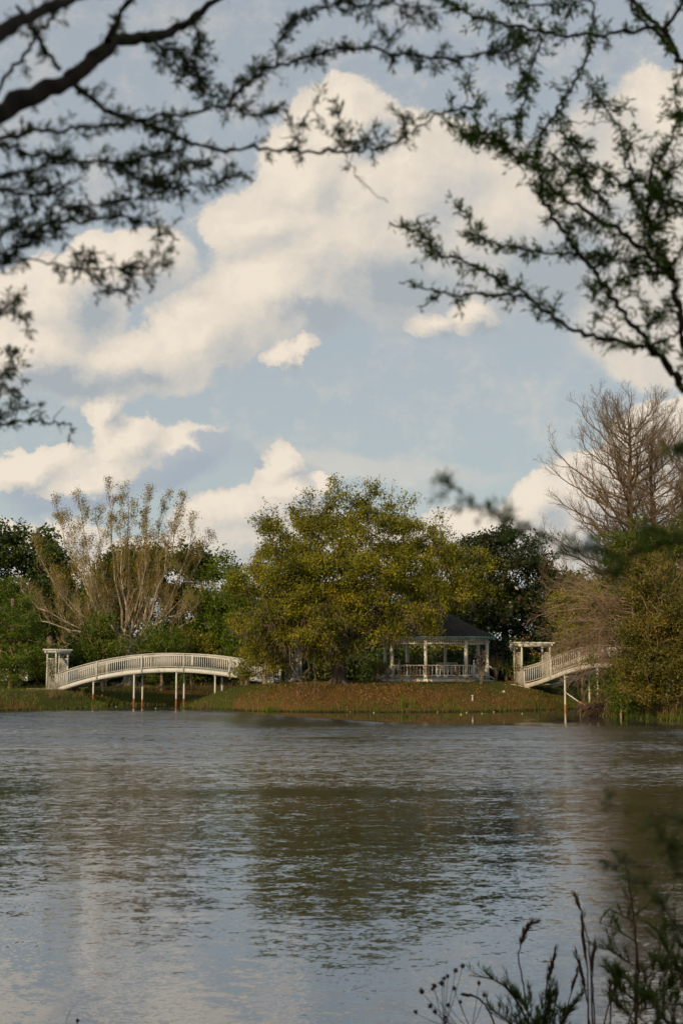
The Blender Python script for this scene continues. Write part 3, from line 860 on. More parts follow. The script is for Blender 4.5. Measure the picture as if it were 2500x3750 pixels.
mb = MB(); mb.lathe((0, 0, 0), [(0.001, -0.07), (0.05, -0.05), (0.035, 0.0), (0.04, 0.05), (0.001, 0.08)], 8); mb.build('bottle', paint_mat('red_plastic', (0.6, 0.07, 0.03), (0.5, 0.05, 0.03), 0.3), fd)
mb = MB(); mb.tubes([[0, 0, 0.08], [0, 0, GB-_p[2]]], [0.004, 0.004], 4); mb.build('hook_wire', M['tyre'], fd)

# ------------------------------------------------------------------ tree tools
def grow_mst(base_pts, pts, bf=0.35, tip=0.012, expo=2.3, rmax=0.6, wig=0.10, sides=5, rmin=0.0):
    """join scattered points to a trunk by short paths: returns an MB of limbs and the end points"""
    P = np.array(base_pts, float); nb = len(P)
    N = len(pts); A = np.vstack([P, pts]); par = -np.ones(nb+N, int); par[1:nb] = np.arange(nb-1)
    plen = np.zeros(nb+N)
    for i in range(1, nb): plen[i] = plen[i-1]+np.linalg.norm(A[i]-A[i-1])
    best = np.full(nb+N, 1e9); bp = np.zeros(nb+N, int); done = np.zeros(nb+N, bool); done[:nb] = True
    for i in range(nb):
        c = np.linalg.norm(A-A[i], axis=1) + bf*plen[i]
        if i < nb*0.45: c = c+3.0
        u = c < best; best[u] = c[u]; bp[u] = i
    best[:nb] = 1e9
    order = []
    for _ in range(N):
        j = int(np.argmin(np.where(done, 1e9, best)))
        par[j] = bp[j]; done[j] = True; order.append(j)
        plen[j] = plen[par[j]]+np.linalg.norm(A[j]-A[par[j]])
        c = np.linalg.norm(A-A[j], axis=1)+bf*plen[j]
        u = (c < best) & ~done; best[u] = c[u]; bp[u] = j
    r = np.zeros(nb+N); kids = np.zeros(nb+N, int)
    acc = np.zeros(nb+N)
    for j in order[::-1]+list(range(nb-1, -1, -1)):
        r[j] = max(tip, acc[j]**(1/expo)) if acc[j] > 0 else tip
        if par[j] >= 0: acc[par[j]] += r[j]**expo; kids[par[j]] += 1
    r = np.minimum(r, rmax)
    mb = MB()
    js = np.array(order); pj = par[js]
    a = A[pj]; b = A[js]; L = np.linalg.norm(b-a, axis=1, keepdims=True)
    # parent direction for a smooth start
    gp_ = np.where(par[pj] >= 0, par[pj], pj); pd = a-A[gp_]; pd /= np.linalg.norm(pd, axis=1, keepdims=True)+1e-6
    m1 = a+(b-a)*0.33+pd*L*0.12+rng.normal(size=a.shape)*L*wig*0.6
    m2 = a+(b-a)*0.67+pd*L*0.05+rng.normal(size=a.shape)*L*wig*0.6
    r0 = np.minimum(r[pj], r[js]*1.35+0.004); r1 = r[js]
    K = np.stack([a, m1, m2, b], 1); R = np.stack([r0, (r0*2+r1)/3, (r0+2*r1)/3, r1], 1)
    big = r1 > 0.06
    if big.any(): mb.tubes(K[big], R[big], 8)
    if (~big).any(): mb.tubes(K[~big], R[~big], 3 if sides < 5 else 4)
    rb = r[:nb]
    mb.tubes(P[None], np.maximum.accumulate(rb[::-1])[::-1][None], 10)
    ends = js[kids[js] == 0]
    return mb, A[ends], A[js], r[js]

def lobe_points(lobes, n, Y0, shell=0.55, boughs=True):
    """lobes in photo pixels (cx, cy, rx, ry, depth offset m, depth radius m); points gather in separate boughs near their surfaces"""
    w = np.array([l[2]*l[3] for l in lobes], float); w /= w.sum()
    out = []
    for l, k in zip(lobes, rng.multinomial(n, w)):
        c = unproj(l[0], l[1], Y0+l[4]); sc = 5208/Y0
        rad = np.array([l[2]/sc, l[5], l[3]/sc])
        nb = max(3, int(k/13)) if boughs else k
        d = rng.normal(size=(nb, 3)); d /= np.linalg.norm(d, axis=1, keepdims=True)
        rr = shell+(1.04-shell)*rng.random((nb, 1))**0.6
        ctr = d*rr*rad
        if boughs:
            which = rng.integers(0, nb, k); bs = rng.uniform(0.45, 1.0, nb)[which][:, None]
            p = ctr[which]+rng.normal(size=(k, 3))*np.array([0.52, 0.52, 0.26])*bs+d[which]*rng.normal(size=(k, 1))*0.22
            inner = rng.random(k) < 0.10; p[inner] = rng.normal(size=(inner.sum(), 3))*0.4*rad
        else: p = ctr
        out.append(c+p)
    return np.vstack(out)

def clumps(cent, per, rad, size, aspect=0.6, flat=1.0, vb=None, size_var=0.35, axis=None, spread=1.0):
    """leaf clumps around centres: each clump has its own tone"""
    n = len(cent); per = int(per)
    d = rng.normal(size=(n, per, 3)); d[..., 2] *= flat
    C = cent[:, None, :]+d*np.broadcast_to(np.asarray(rad, float).reshape(-1, 1, 1) if np.ndim(rad) else rad, (n, 1, 1))*0.55
    big = 0.5+0.25*(np.sin(cent[:, 0]*1.7+cent[:, 2]*1.1)+np.sin(cent[:, 2]*2.3-cent[:, 1]*0.9+1.0))
    tone = np.clip(0.55*rng.beta(2.2, 2.4, size=(n, 1))+0.45*big[:, None], 0, 1) if vb is None else vb[:, None]
    v = np.clip(tone+rng.normal(size=(n, per))*0.16, 0, 1)
    s = size*(1+size_var*rng.normal(size=(n, per)))
    return C.reshape(-1, 3), np.clip(s, size*0.4, size*1.8).ravel(), v.ravel()

def root_flare(mb, p, r, n=7):
    for i in range(n):
        a = i*2*math.pi/n+random.uniform(-.3, .3); L = r*random.uniform(2.0, 3.4)
        e = np.array([p[0]+math.cos(a)*L, p[1]+math.sin(a)*L, 0]); e[2] = gz(e[0], e[1])-0.05
        m = p+np.array([math.cos(a)*r*0.8, math.sin(a)*r*0.8, r*0.5])
        s0 = p+np.array([math.cos(a)*r*0.3, math.sin(a)*r*0.3, r*1.8])
        mb.tubes(np.array([s0, m, (m+e)/2+[0, 0, -r*0.1], e]), [r*0.45, r*0.5, r*0.32, r*0.1], 6)

def leafy_tree(name, label, cat, px, Y, lobes, npts, leaf, bark, per, rad, size, trunk_top=0.35, trunk_r=0.35, shell=0.55, aspect=0.6, flat=0.8,
               group=None, tip=0.012, bf=0.35, lean=0.0, flare=False, drop=None, wig=0.12, leaf_nodes=0.8, thick=1.0):
    b = unproj(px, 2500, Y); x, y = b[0], Y; z = gz(x, y)
    root = thing(name, label, cat, (x, y, z), group=group)
    pts = lobe_points(lobes, npts, Y, shell)
    pts = pts[pts[:, 2] > z+0.35]
    top = pts[:, 2].max()
    hh = (top-z)*trunk_top
    K = 6; base = np.array([[x+lean*(i/(K-1))**2+0.06*math.sin(i*1.9)*hh*0.1, y+0.04*math.cos(i*2.3)*hh*0.1, z-0.2+(hh+0.2)*i/(K-1)] for i in range(K)])
    mb, ends, allp, rr = grow_mst(base, pts, bf=bf, tip=tip, wig=wig, rmax=trunk_r)
    # trunk skin
    tr = np.linspace(trunk_r*1.25, trunk_r*0.8, K); tr[0] = trunk_r*1.5
    mb.tubes(base[None], tr[None], 12)
    if flare: root_flare(mb, base[0]+[0, 0, 0.2], trunk_r)
    t = mb.build('trunk', bark, root, smooth=True, loc=(x, y, z))
    cent = allp[rr < 0.05]
    if leaf_nodes < 1: cent = cent[rng.random(len(cent)) < leaf_nodes]
    if drop is not None: cent = cent[~drop(cent)]
    C, S, v = clumps(cent, per, rad, size, aspect, flat)
    lb = MB(); lb.leaves(C, S, aspect, val=v)
    lb.build('crown', leaf, root, loc=(x, y, z))
    return root, allp, rr

# ------------------------------------------------------------------ the great oak
OAK = [(1165, 1870, 110, 95, 1.5, 2.6), (1400, 1850, 100, 85, 1, 2.6), (1255, 1830, 70, 60, 2, 2.2), (1040, 1975, 110, 95, 1, 2.6), (1270, 1985, 230, 120, -1, 3.6), (1520, 1945, 110, 95, 0, 2.6),
       (1650, 1990, 85, 65, 1, 2.2), (1100, 2110, 180, 110, -3, 2.8), (1360, 2100, 190, 110, -4, 2.8), (1560, 2100, 160, 105, -2.5, 2.8), (1690, 2105, 110, 85, 0, 2.6), (915, 2100, 75, 75, 0, 2.0),
       (970, 2260, 130, 100, -1.5, 2.6), (1060, 2300, 120, 80, -3.0, 2.0), (1160, 2245, 160, 80, -4.5, 2.0), (985, 2365, 110, 60, -1, 2.0), (1140, 2345, 110, 60, -4.0, 1.5),
       (1560, 2225, 130, 55, -5, 1.8), (1485, 2285, 80, 45, -4.8, 1.3), (1420, 2345, 40, 35, -4.6, 0.8), (1590, 2280, 60, 20, -5, 1.0), (1730, 2170, 75, 45, 0, 1.8), (1255, 2390, 90, 35, -3.2, 1.3), (1280, 2120, 330, 170, 1.5, 4.0), (1250, 2290, 260, 90, 2.5, 3.0), (1040, 2170, 150, 120, 1.0, 2.5)]
oak_root, oak_nodes, oak_r = leafy_tree('oak_tree', 'huge spreading olive-green oak in the middle of the island beside the gazebo', 'tree', 1240, 92.0, OAK, 3600,
    M['oak_leaf'], M['bark_oak'], 56, 0.44, 0.125, trunk_top=0.22, trunk_r=0.42, shell=0.60, aspect=0.6, flat=0.75, tip=0.013, flare=True, wig=0.2, leaf_nodes=0.86, bf=0.30)
# dead pale twigs and hanging moss of the oak
def twiglets(cent, n, L, r, droop=0.0, up=0.0, seed=1):
    """crooked bare twigs: (M, K, 3) polylines"""
    rg = np.random.default_rng(seed)
    c = cent[rg.integers(0, len(cent), n)]
    d = rg.normal(size=(n, 3)); d[:, 2] += up; d /= np.linalg.norm(d, axis=1, keepdims=True)
    K = 5; out = np.zeros((n, K, 3)); out[:, 0] = c
    for i in range(1, K):
        d = d+rg.normal(size=(n, 3))*0.35+np.array([0, 0, -droop]); d /= np.linalg.norm(d, axis=1, keepdims=True)
        out[:, i] = out[:, i-1]+d*(L*rg.uniform(0.6, 1.3, (n, 1)))/(K-1)
    R = np.linspace(r, r*0.35, K)[None].repeat(n, 0)
    return out, R
lowc = oak_nodes[(oak_r < 0.04)]
mb = MB(); T, R = twiglets(lowc, 1100, 1.0, 0.013, droop=0.12, seed=5); mb.tubes(T, R, 3)
lw = lowc[(lowc[:, 2] < 7) & (lowc[:, 2] > 3.0)]
T, R = twiglets(lw, 420, 1.4, 0.016, droop=0.3, seed=6); mb.tubes(T, R, 3)
T2, R2 = twiglets(T[:, 2], 900, 0.6, 0.009, droop=0.3, seed=7); mb.tubes(T2, R2, 3)
# small limbs that hang to the lawn at the left of the trunk
for sx, sy0, sy1 in ((1085, 2420, 2528), (1150, 2430, 2520), (1110, 2400, 2480), (1590, 2320, 2400), (1560, 2330, 2395), (1620, 2300, 2365)):
    p0 = unproj(sx+random.uniform(-40, 40), sy0-60, 88.5); p1 = unproj(sx, sy1, 87.5 if sx < 1400 else 91.5)
    if sx > 1400: p0 = unproj(sx+random.uniform(-40, 40), sy0-60, 91.0)
    q = np.array([p0, p0*0.6+p1*0.4+rng.normal(size=3)*0.25, p0*0.25+p1*0.75+rng.normal(size=3)*0.2, p1])
    mb.tubes(q, [0.016, 0.013, 0.010, 0.006], 4)
    T, R = twiglets(q[1:], 16, 0.7, 0.011, droop=0.35, seed=int(sx)); mb.tubes(T, R, 3)
o = mb.build('dead_twigs', M['bark_twig'], None, loc=tuple(oak_root.location)); o.parent = oak_root
mc = oak_nodes[(oak_nodes[:, 2] < 7.5) & (oak_nodes[:, 2] > 3.2)]
mc = mc[rng.integers(0, len(mc), 110)]
n = 9; base = (mc[:, None]+rng.normal(size=(len(mc), n, 3))*[0.14, 0.14, 0.08]).reshape(-1, 3)
K = 5; L = rng.uniform(0.3, 1.1, (len(base), 1)); T = np.zeros((len(base), K, 3)); T[:, 0] = base
for i in range(1, K): T[:, i] = T[:, i-1]+np.concatenate([rng.normal(size=(len(base), 2))*0.035, -L/(K-1)], 1)
mb = MB(); mb.tubes(T, np.linspace(0.022, 0.006, K)[None].repeat(len(T), 0), 3, val=rng.random(len(T)))
o = mb.build('hanging_moss', M['moss'], None, loc=tuple(oak_root.location)); o.parent = oak_root; o['kind'] = 'stuff'

# ------------------------------------------------------------------ trees of the far bank
leafy_tree('magnolia_tree', 'dark glossy magnolia behind the gazebo roof on its right', 'tree', 1850, 112, [(1850, 2050, 150, 120, 0, 3.5), (1890, 2130, 150, 120, -2, 3), (1780, 2180, 130, 140, -1, 3), (1880, 2300, 150, 150, -2, 3),
    (1960, 2250, 90, 150, 0, 2.5), (1860, 2420, 150, 90, -2.5, 2), (1850, 1960, 60, 50, 0, 1.5), (1750, 2050, 60, 70, 0, 2)], 1500, M['magnolia_leaf'], M['bark_grey'], 26, 0.55, 0.26, trunk_r=0.35, aspect=0.45, leaf_nodes=0.95)
leafy_tree('oak_tree', 'dark rounded oak at the far left edge behind the feathery cypress', 'tree', 60, 128, [(40, 1990, 110, 90, 0, 3.5), (130, 2040, 90, 90, 0, 3), (-20, 2080, 130, 120, -2, 3), (90, 2150, 130, 120, -2, 3), (160, 2260, 110, 150, 0, 3), (30, 2300, 150, 150, 0, 3)],
    1100, M['dark_leaf'], M['bark_grey'], 26, 0.62, 0.28, leaf_nodes=0.92)
leafy_tree('oak_tree', 'dark tree left of the bare sycamore with open sky gaps', 'tree', 180, 125, [(165, 2020, 50, 45, 0, 2.0), (185, 2120, 75, 90, 0, 2.3), (230, 2250, 110, 160, 0, 3), (260, 2420, 130, 90, 0, 3)],
    700, M['dark_leaf'], M['bark_grey'], 26, 0.6, 0.26)
leafy_tree('oak_tree', 'tall green tree standing right behind the bare sycamore', 'tree', 560, 120, [(480, 2055, 90, 60, 0, 2.6), (600, 2040, 95, 60, 0, 2.6), (540, 2110, 170, 110, 0, 3.5), (430, 2150, 110, 130, 0, 3), (560, 2250, 190, 130, 0, 3), (450, 2390, 160, 100, 0, 3), (640, 2400, 120, 90, 0, 3), (330, 2300, 90, 130, 0, 2.5)],
    1500, M['mid_leaf'], M['bark_grey'], 26, 0.6, 0.25)
leafy_tree('oak_tree', 'narrow green tree at the right shoulder of the bare sycamore', 'tree', 710, 118, [(695, 2020, 55, 55, 0, 1.8), (725, 2075, 50, 60, 0, 1.8), (720, 2160, 85, 110, 0, 2.5), (700, 2300, 110, 120, 0, 3), (740, 2420, 110, 70, 0, 3)],
    800, M['mid_leaf'], M['bark_grey'], 26, 0.55, 0.24)
leafy_tree('sweetgum_tree', 'fresh green tree between the sycamore and the great oak', 'tree', 820, 112, [(810, 2090, 50, 45, 0, 2), (820, 2180, 90, 90, 0, 2.5), (780, 2290, 90, 110, 0, 2.5), (860, 2280, 80, 110, -1, 2.5), (800, 2400, 100, 75, 0, 2.5)],
    950, M['green_leaf'], M['bark_grey'], 24, 0.5, 0.19, trunk_r=0.2)
leafy_tree('sweetgum_tree', 'yellow-green tree touching the left edge of the great oak', 'tree', 905, 108, [(890, 2150, 60, 60, 0, 2), (900, 2240, 75, 90, 0, 2), (890, 2350, 85, 75, 0, 2), (860, 2420, 50, 45, 0, 1.5)],
    620, M['green_leaf'], M['bark_grey'], 24, 0.5, 0.17, trunk_r=0.16)
leafy_tree('young_tree', 'small bright green tree behind the crown of the long bridge', 'tree', 592, 105, [(590, 2320, 60, 50, 0, 1.6), (570, 2380, 80, 40, 0, 1.6), (625, 2370, 70, 40, 0, 1.6), (590, 2450, 75, 50, 0, 1.4)],
    520, M['cypress_leaf'], M['bark_twig'], 30, 0.38, 0.13, trunk_top=0.6, trunk_r=0.11, flat=0.4, aspect=0.4)
leafy_tree('young_tree', 'leafy green sapling left of the sycamore trunk', 'tree', 375, 108, [(375, 2290, 35, 60, 0, 1.2), (360, 2340, 50, 45, 0, 1.3), (395, 2370, 60, 40, 0, 1.3), (345, 2400, 45, 40, 0, 1.2)],
    380, M['green_leaf'], M['bark_twig'], 26, 0.36, 0.14, trunk_top=0.5, trunk_r=0.09)
leafy_tree('young_tree', 'yellowish sapling right of the sycamore trunk', 'tree', 700, 109, [(690, 2350, 60, 45, 0, 1.3), (650, 2380, 50, 30, 0, 1.2), (730, 2390, 50, 40, 0, 1.2)],
    300, M['oak_leaf'], M['bark_twig'], 24, 0.36, 0.14, trunk_top=0.5, trunk_r=0.09)
leafy_tree('cypress_tree', 'bright green feathery cypress at the left edge of the bank', 'tree', 40, 103, [(20, 2150, 35, 50, 0, 1.2), (30, 2230, 70, 60, 0, 1.8), (50, 2300, 90, 70, -1, 2.2), (60, 2370, 110, 60, -1, 2.6), (70, 2440, 100, 45, -1, 2.6), (-40, 2330, 100, 120, 0, 2.6), (30, 2490, 95, 28, -1, 2.2)],
    1500, M['cypress_leaf'], M['bark_twig'], 30, 0.42, 0.17, trunk_top=0.8, trunk_r=0.16, aspect=0.28, flat=0.35, leaf_nodes=0.95)
leafy_tree('crepe_myrtle', 'small multi-stem tree with peeling trunk beside the right end of the long bridge', 'tree', 968, 94.0, [(960, 2350, 55, 45, 0, 1.0), (1000, 2380, 50, 40, 0, 1.0), (920, 2390, 45, 40, -0.3, 0.9), (895, 2440, 30, 35, -0.3, 0.6), (1040, 2420, 45, 40, 0.3, 0.8), (905, 2490, 30, 25, 0, 0.6)],
    420, M['oak_leaf'], M['bark_twig'], 12, 0.3, 0.13, trunk_top=0.45, trunk_r=0.10, tip=0.010)
# extra stems of the crepe myrtle
def stems_at(root, px, Y, n, r, h, spread, m, seed=2):
    rr = random.Random(seed); mb = MB(); b = root.location
    for i in range(n):
        a = rr.uniform(0, 6.28); x = b.x+math.cos(a)*0.12; y = b.y+math.sin(a)*0.10
        q = [[x, y, gz(x, y)-0.1]]
        for k in range(1, 6): q.append([x+math.cos(a)*spread*(k/5)**1.3+rr.uniform(-.04, .04), y+math.sin(a)*spread*(k/5)**1.3, b.z+h*k/5])
        mb.tubes(np.array(q), np.linspace(r, r*0.5, 6), 7)
    o = mb.build('stem', m, None, smooth=True, loc=tuple(b)); o.parent = root; return o
cm = [o for o in bpy.data.objects if o.name.startswith('crepe_myrtle')][0]
stems_at(cm, 968, 94.0, 5, 0.075, 2.1, 0.5, M['bark_pale'], 4)

# woods further back: each its own tree
FAR = [(-150, 2050, 140, 150), (110, 2110, 150, 138), (290, 2110, 120, 142), (400, 2060, 120, 150), (880, 2170, 110, 140), (1010, 2160, 130, 150), (1140, 2120, 130, 145),
       (1300, 2150, 140, 140), (1450, 2130, 140, 150), (1600, 2120, 130, 142), (1720, 2105, 110, 150), (2020, 2110, 110, 150), (2130, 2120, 100, 140), (2260, 2090, 120, 150), (2420, 2050, 150, 142), (2620, 2060, 160, 150)]
DESC = ['beyond the left frame edge', 'behind the feathery cypress', 'behind the left arbor', 'in the gap left of the sycamore trunk', 'between the fresh green tree and the oak', 'behind the left side of the great oak',
        'behind the left middle of the great oak', 'directly behind the great oak trunk', 'behind the great oak left of the gazebo', 'seen through the gazebo', 'behind the right part of the gazebo', 'low in the gap right of the magnolia',
        'behind the right arbor', 'behind the weeping bare limbs', 'behind the vine-covered thicket', 'beyond the right frame edge']
protos = []
for i, (px, top, hw, Y) in enumerate(FAR):
    lab = 'woodland tree in the far row, ' + DESC[i]
    hpx = 2440-top
    lobes = [(px-hw*0.3, top+hpx*0.22, hw*0.55, hpx*0.2, 0, 3), (px+hw*0.35, top+hpx*0.30, hw*0.55, hpx*0.22, 0, 3), (px, top+hpx*0.5, hw*0.95, hpx*0.25, 0, 4), (px-hw*0.2, top+hpx*0.8, hw, hpx*0.25, -2, 4), (px+hw*0.3, top+hpx*1.0, hw, hpx*0.18, -2, 4)]
    leafy_tree('woodland_tree', lab, 'tree', px, Y, lobes, 420, M['dark_leaf'] if i % 3 else M['mid_leaf'], M['bark_grey'], 22, 1.0, 0.42, group='trees of the wood behind the pond', leaf_nodes=0.95)
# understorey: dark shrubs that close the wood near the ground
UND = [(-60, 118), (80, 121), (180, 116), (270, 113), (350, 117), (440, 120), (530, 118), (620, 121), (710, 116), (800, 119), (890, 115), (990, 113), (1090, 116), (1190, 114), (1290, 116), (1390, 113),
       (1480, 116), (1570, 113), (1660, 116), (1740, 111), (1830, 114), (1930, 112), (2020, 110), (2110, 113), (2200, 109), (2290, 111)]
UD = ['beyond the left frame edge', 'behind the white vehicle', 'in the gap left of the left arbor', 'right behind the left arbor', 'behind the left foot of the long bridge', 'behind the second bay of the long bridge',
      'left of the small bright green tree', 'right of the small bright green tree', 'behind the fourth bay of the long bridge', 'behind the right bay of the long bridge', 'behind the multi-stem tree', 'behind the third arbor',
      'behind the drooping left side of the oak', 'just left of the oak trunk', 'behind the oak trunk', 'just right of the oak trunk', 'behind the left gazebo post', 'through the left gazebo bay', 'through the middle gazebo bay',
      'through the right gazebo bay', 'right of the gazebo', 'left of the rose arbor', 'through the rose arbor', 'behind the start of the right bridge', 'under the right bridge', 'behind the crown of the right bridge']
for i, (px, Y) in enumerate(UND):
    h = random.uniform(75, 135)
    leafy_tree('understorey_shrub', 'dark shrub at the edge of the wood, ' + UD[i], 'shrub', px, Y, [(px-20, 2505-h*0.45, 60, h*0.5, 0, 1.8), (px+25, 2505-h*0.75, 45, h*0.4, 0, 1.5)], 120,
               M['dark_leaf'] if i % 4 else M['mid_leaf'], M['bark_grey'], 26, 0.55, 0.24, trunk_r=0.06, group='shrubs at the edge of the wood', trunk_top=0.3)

# ------------------------------------------------------------------ sycamore and bare cypress
def curve3(p0, p1, p2, K):
    t = np.linspace(0, 1, K)[:, None]
    return (1-t)**2*p0+2*t*(1-t)*p1+t*t*p2
def branch_out(parents, per, L, r_frac, up, ang, K=6, lo=0.25, seed=1, rmin=0.004, noise=0.10, taper_len=True, dmin=None):
    """side shoots of a set of polylines. parents: list of (pts KxN, radii)"""
    rg = np.random.default_rng(seed); out = []
    for P, R in parents:
        k = len(P)
        seg = np.linalg.norm(P[-1]-P[0])
        n = max(1, int(round(per*rg.uniform(0.75, 1.25))))
        for q in range(n):
            t = lo+(0.98-lo)*(q+rg.random())/n
            x = t*(k-1); i = min(int(x), k-2); f = x-i
            p = P[i]*(1-f)+P[i+1]*f; r = (R[i]*(1-f)+R[i+1]*f)
            T = P[i+1]-P[i]; T /= np.linalg.norm(T)+1e-9
            d = rg.normal(size=3); d -= T*(d@T); d /= np.linalg.norm(d)+1e-9
            a = math.radians(ang*rg.uniform(0.7, 1.3))
            v = T*math.cos(a)+d*math.sin(a)
            ll = L*rg.uniform(0.6, 1.25)*((1.15-0.75*t) if taper_len else 1.0)
            pts = [p]; 
            for s in range(1, K):
                v = v+np.array([0, 0, up])+rg.normal(size=3)*noise; v /= np.linalg.norm(v)
                pts.append(pts[-1]+v*ll/(K-1))
            r0 = max(r*r_frac, rmin)
            out.append((np.array(pts), np.linspace(r0, max(r0*0.3, rmin*0.6), K)))
    return out
def tubes_of(mb, brs, sides):
    by = {}
    for P, R in brs: by.setdefault(len(P), []).append((P, R))
    for k, l in by.items(): mb.tubes(np.array([a for a, _ in l]), np.array([b for _, b in l]), sides)

def sycamore():
    Y = 113.0; b = unproj(478, 2500, Y); x, y = b[0], Y; z = gz(x, y)
    root = thing('sycamore_tree', 'tall pale sycamore with upright bare limbs and sparse bronze young leaves left of the oak', 'tree', (x, y, z))
    mb = MB(); fork = unproj(480, 2335, Y)
    trunk = np.array([[x, y, z-0.3], [x, y, z+0.8], [x+0.1, y, z+2.2], fork*0.5+np.array([x, y, z+2.4])*0.5, fork])
    mb.tubes(trunk, [0.72, 0.55, 0.48, 0.42, 0.34], 12); root_flare(mb, np.array([x, y, z]), 0.5)
    tips = [((205, 1835), 0), ((290, 1800), 1.5), ((395, 1770), -1), ((470, 1785), 1), ((545, 1778), -1.5), ((600, 1810), 0.5), ((668, 1815), 1.5), ((705, 1920), -1), ((755, 2000), 0.5), ((770, 2170), -1),
            ((130, 2010), 0.5), ((80, 2160), -1), ((60, 2260), 1), ((170, 2395), -2), ((250, 1900), -2), ((440, 1850), -2.5), ((350, 1880), 2.5), ((620, 1950), -3), ((190, 2120), -3), ((690, 2240), -2.5), ((300, 2100), -3.5), ((540, 1950), -3)]
    limbs = []
    for (sx, sy), dy in tips:
        if sy < 2000: sy += 15
        tp = unproj(sx, sy, Y+dy*1.2); st = fork+np.array([random.uniform(-.2, .2), random.uniform(-.2, .2), random.uniform(-1.4, 0.3)])
        dx = tp-st
        c = st+np.array([dx[0]*0.68, dx[1]*0.6, dx[2]*(0.28 if dx[2] > 3 else 0.9)])
        if sy > 2330: c = st+np.array([dx[0]*0.45, dx[1]*0.5, 0.8])
        K = 10; P = curve3(st, c, tp, K); P[1:-1] += rng.normal(size=(K-2, 3))*0.10
        Lh = np.linalg.norm(dx); r0 = 0.055+0.011*Lh
        limbs.append((P, np.linspace(r0*0.62, 0.016, K)))
    tubes_of(mb, limbs, 7)
    b1 = branch_out(limbs, 13, 3.0, 0.34, 0.30, 32, K=7, lo=0.18, seed=11, rmin=0.010, noise=0.09)
    b2 = branch_out(b1, 8, 1.25, 0.6, 0.28, 32, K=5, lo=0.12, seed=12, rmin=0.007, noise=0.09)
    b3 = branch_out(b2, 3.2, 0.5, 0.6, 0.15, 34, K=4, lo=0.2, seed=13, rmin=0.005)
    tubes_of(mb, b1, 5); tubes_of(mb, b2, 3); tubes_of(mb, b3, 3)
    mb.build('trunk', M['bark_pale'], root, smooth=True, loc=(x, y, z))
    C = np.concatenate([P[[1, 2, 3]] for P, R in b3]+[P[3:] for P, R in b2])
    zt = np.clip((C[:, 2]-6)/9, 0.15, 1)
    C = C[rng.random(len(C)) < 0.08+0.62*zt]
    C, S, v = clumps(C, 5, 0.26, 0.085)
    lb = MB(); lb.leaves(C, S, 0.7, val=v); lb.build('crown', M['syc_leaf'], root, loc=(x, y, z))
sycamore()

def bare_cypress(label, sx, top, Y, base_sy, env, nprim, seed, lean=0, brk='bark_brown'):
    """env: list of (height fraction, half width in px left, right)"""
    b = unproj(sx, 2480, Y); x, y = b[0], Y; z = gz(x, y)
    root = thing('bald_cypress', label, 'tree', (x, y, z))
    tp = unproj(sx+lean, top, Y); mb = MB()
    K = 14; H = tp[2]-z
    ld = np.array([[x+(tp[0]-x)*(i/(K-1))+0.08*math.sin(i*1.3+seed), y+0.1*math.cos(i*1.7), z-0.2+(H+0.2)*i/(K-1)] for i in range(K)])
    rad = 0.42*(1-np.linspace(0, 1, K))**0.8+0.02; rad[0] = 0.65
    mb.tubes(ld, rad, 10)
    rg = np.random.default_rng(seed); sc = 5208/Y
    prim = []
    hs = np.linspace(0.30, 0.93, nprim)+rg.uniform(-0.008, 0.008, nprim)
    for i, h in enumerate(hs):
        p = np.array([np.interp(h, np.linspace(0, 1, K), ld[:, j]) for j in range(3)])
        wl = np.interp(h, [e[0] for e in env], [e[1] for e in env])/sc
        a = i*2.399+rg.uniform(-.5, .5)
        L = wl*rg.uniform(0.75, 1.1)
        dx, dy = math.cos(a), math.sin(a)
        rise = L*rg.uniform(0.8, 1.1)*(0.12+1.15*h**1.5)
        tip_ = p+np.array([dx*L, dy*L, rise]); c = p+np.array([dx*L*0.62, dy*L*0.62, rise*0.25])
        P = curve3(p, c, tip_, 10); P[1:-1] += rg.normal(size=(8, 3))*0.07
        r0 = 0.024+0.014*L
        prim.append((P, np.linspace(r0, 0.014, 10)))
    tubes_of(mb, prim, 6)
    b1 = branch_out(prim, 12, 2.5, 0.45, 0.16, 36, K=6, lo=0.12, seed=seed+1, rmin=0.012)
    b1 += branch_out([(ld[7:], rad[7:])], 26, 1.5, 0.2, 0.15, 50, K=6, lo=0.1, seed=seed+5, rmin=0.012)
    b2 = branch_out(b1, 7.5, 0.95, 0.6, 0.12, 36, K=5, lo=0.1, seed=seed+2, rmin=0.006)
    b3 = branch_out(b2, 2.6, 0.36, 0.6, 0.10, 42, K=3, lo=0.15, seed=seed+3, rmin=0.005)
    tubes_of(mb, b1, 4); tubes_of(mb, b2, 3)
    mb.build('trunk', M[brk], root, smooth=True, loc=(x, y, z))
    tw = MB(); tubes_of(tw, b3, 3)
    C = np.concatenate([P[[-1]] for P, R in b3]); C = C[rg.random(len(C)) < 0.5]
    tw.build('crown', M['bark_brown'], root, loc=(x, y, z))
    lb = MB(); lb.leaves(C, 0.07, 0.5, val=rg.random(len(C))*0.5); o = lb.build('bud', M['shrub_leaf'], root, loc=(x, y, z)); o['kind'] = 'stuff'
bare_cypress('tallest bare cypress with rounded twiggy crown against the cloud on the right', 2320, 1500, 104, 2480, [(0.3, 340), (0.5, 335), (0.65, 300), (0.78, 240), (0.88, 160), (0.95, 80)], 70, 31, lean=-22)
bare_cypress('second bare cypress just right of the tallest one', 2395, 1600, 107, 2480, [(0.3, 220), (0.6, 210), (0.8, 160), (1, 40)], 34, 41, lean=-12)
bare_cypress('bare cypress leaning at the right frame edge', 2485, 1590, 100, 2480, [(0.3, 200), (0.6, 200), (0.8, 150), (1, 40)], 30, 51, lean=25)

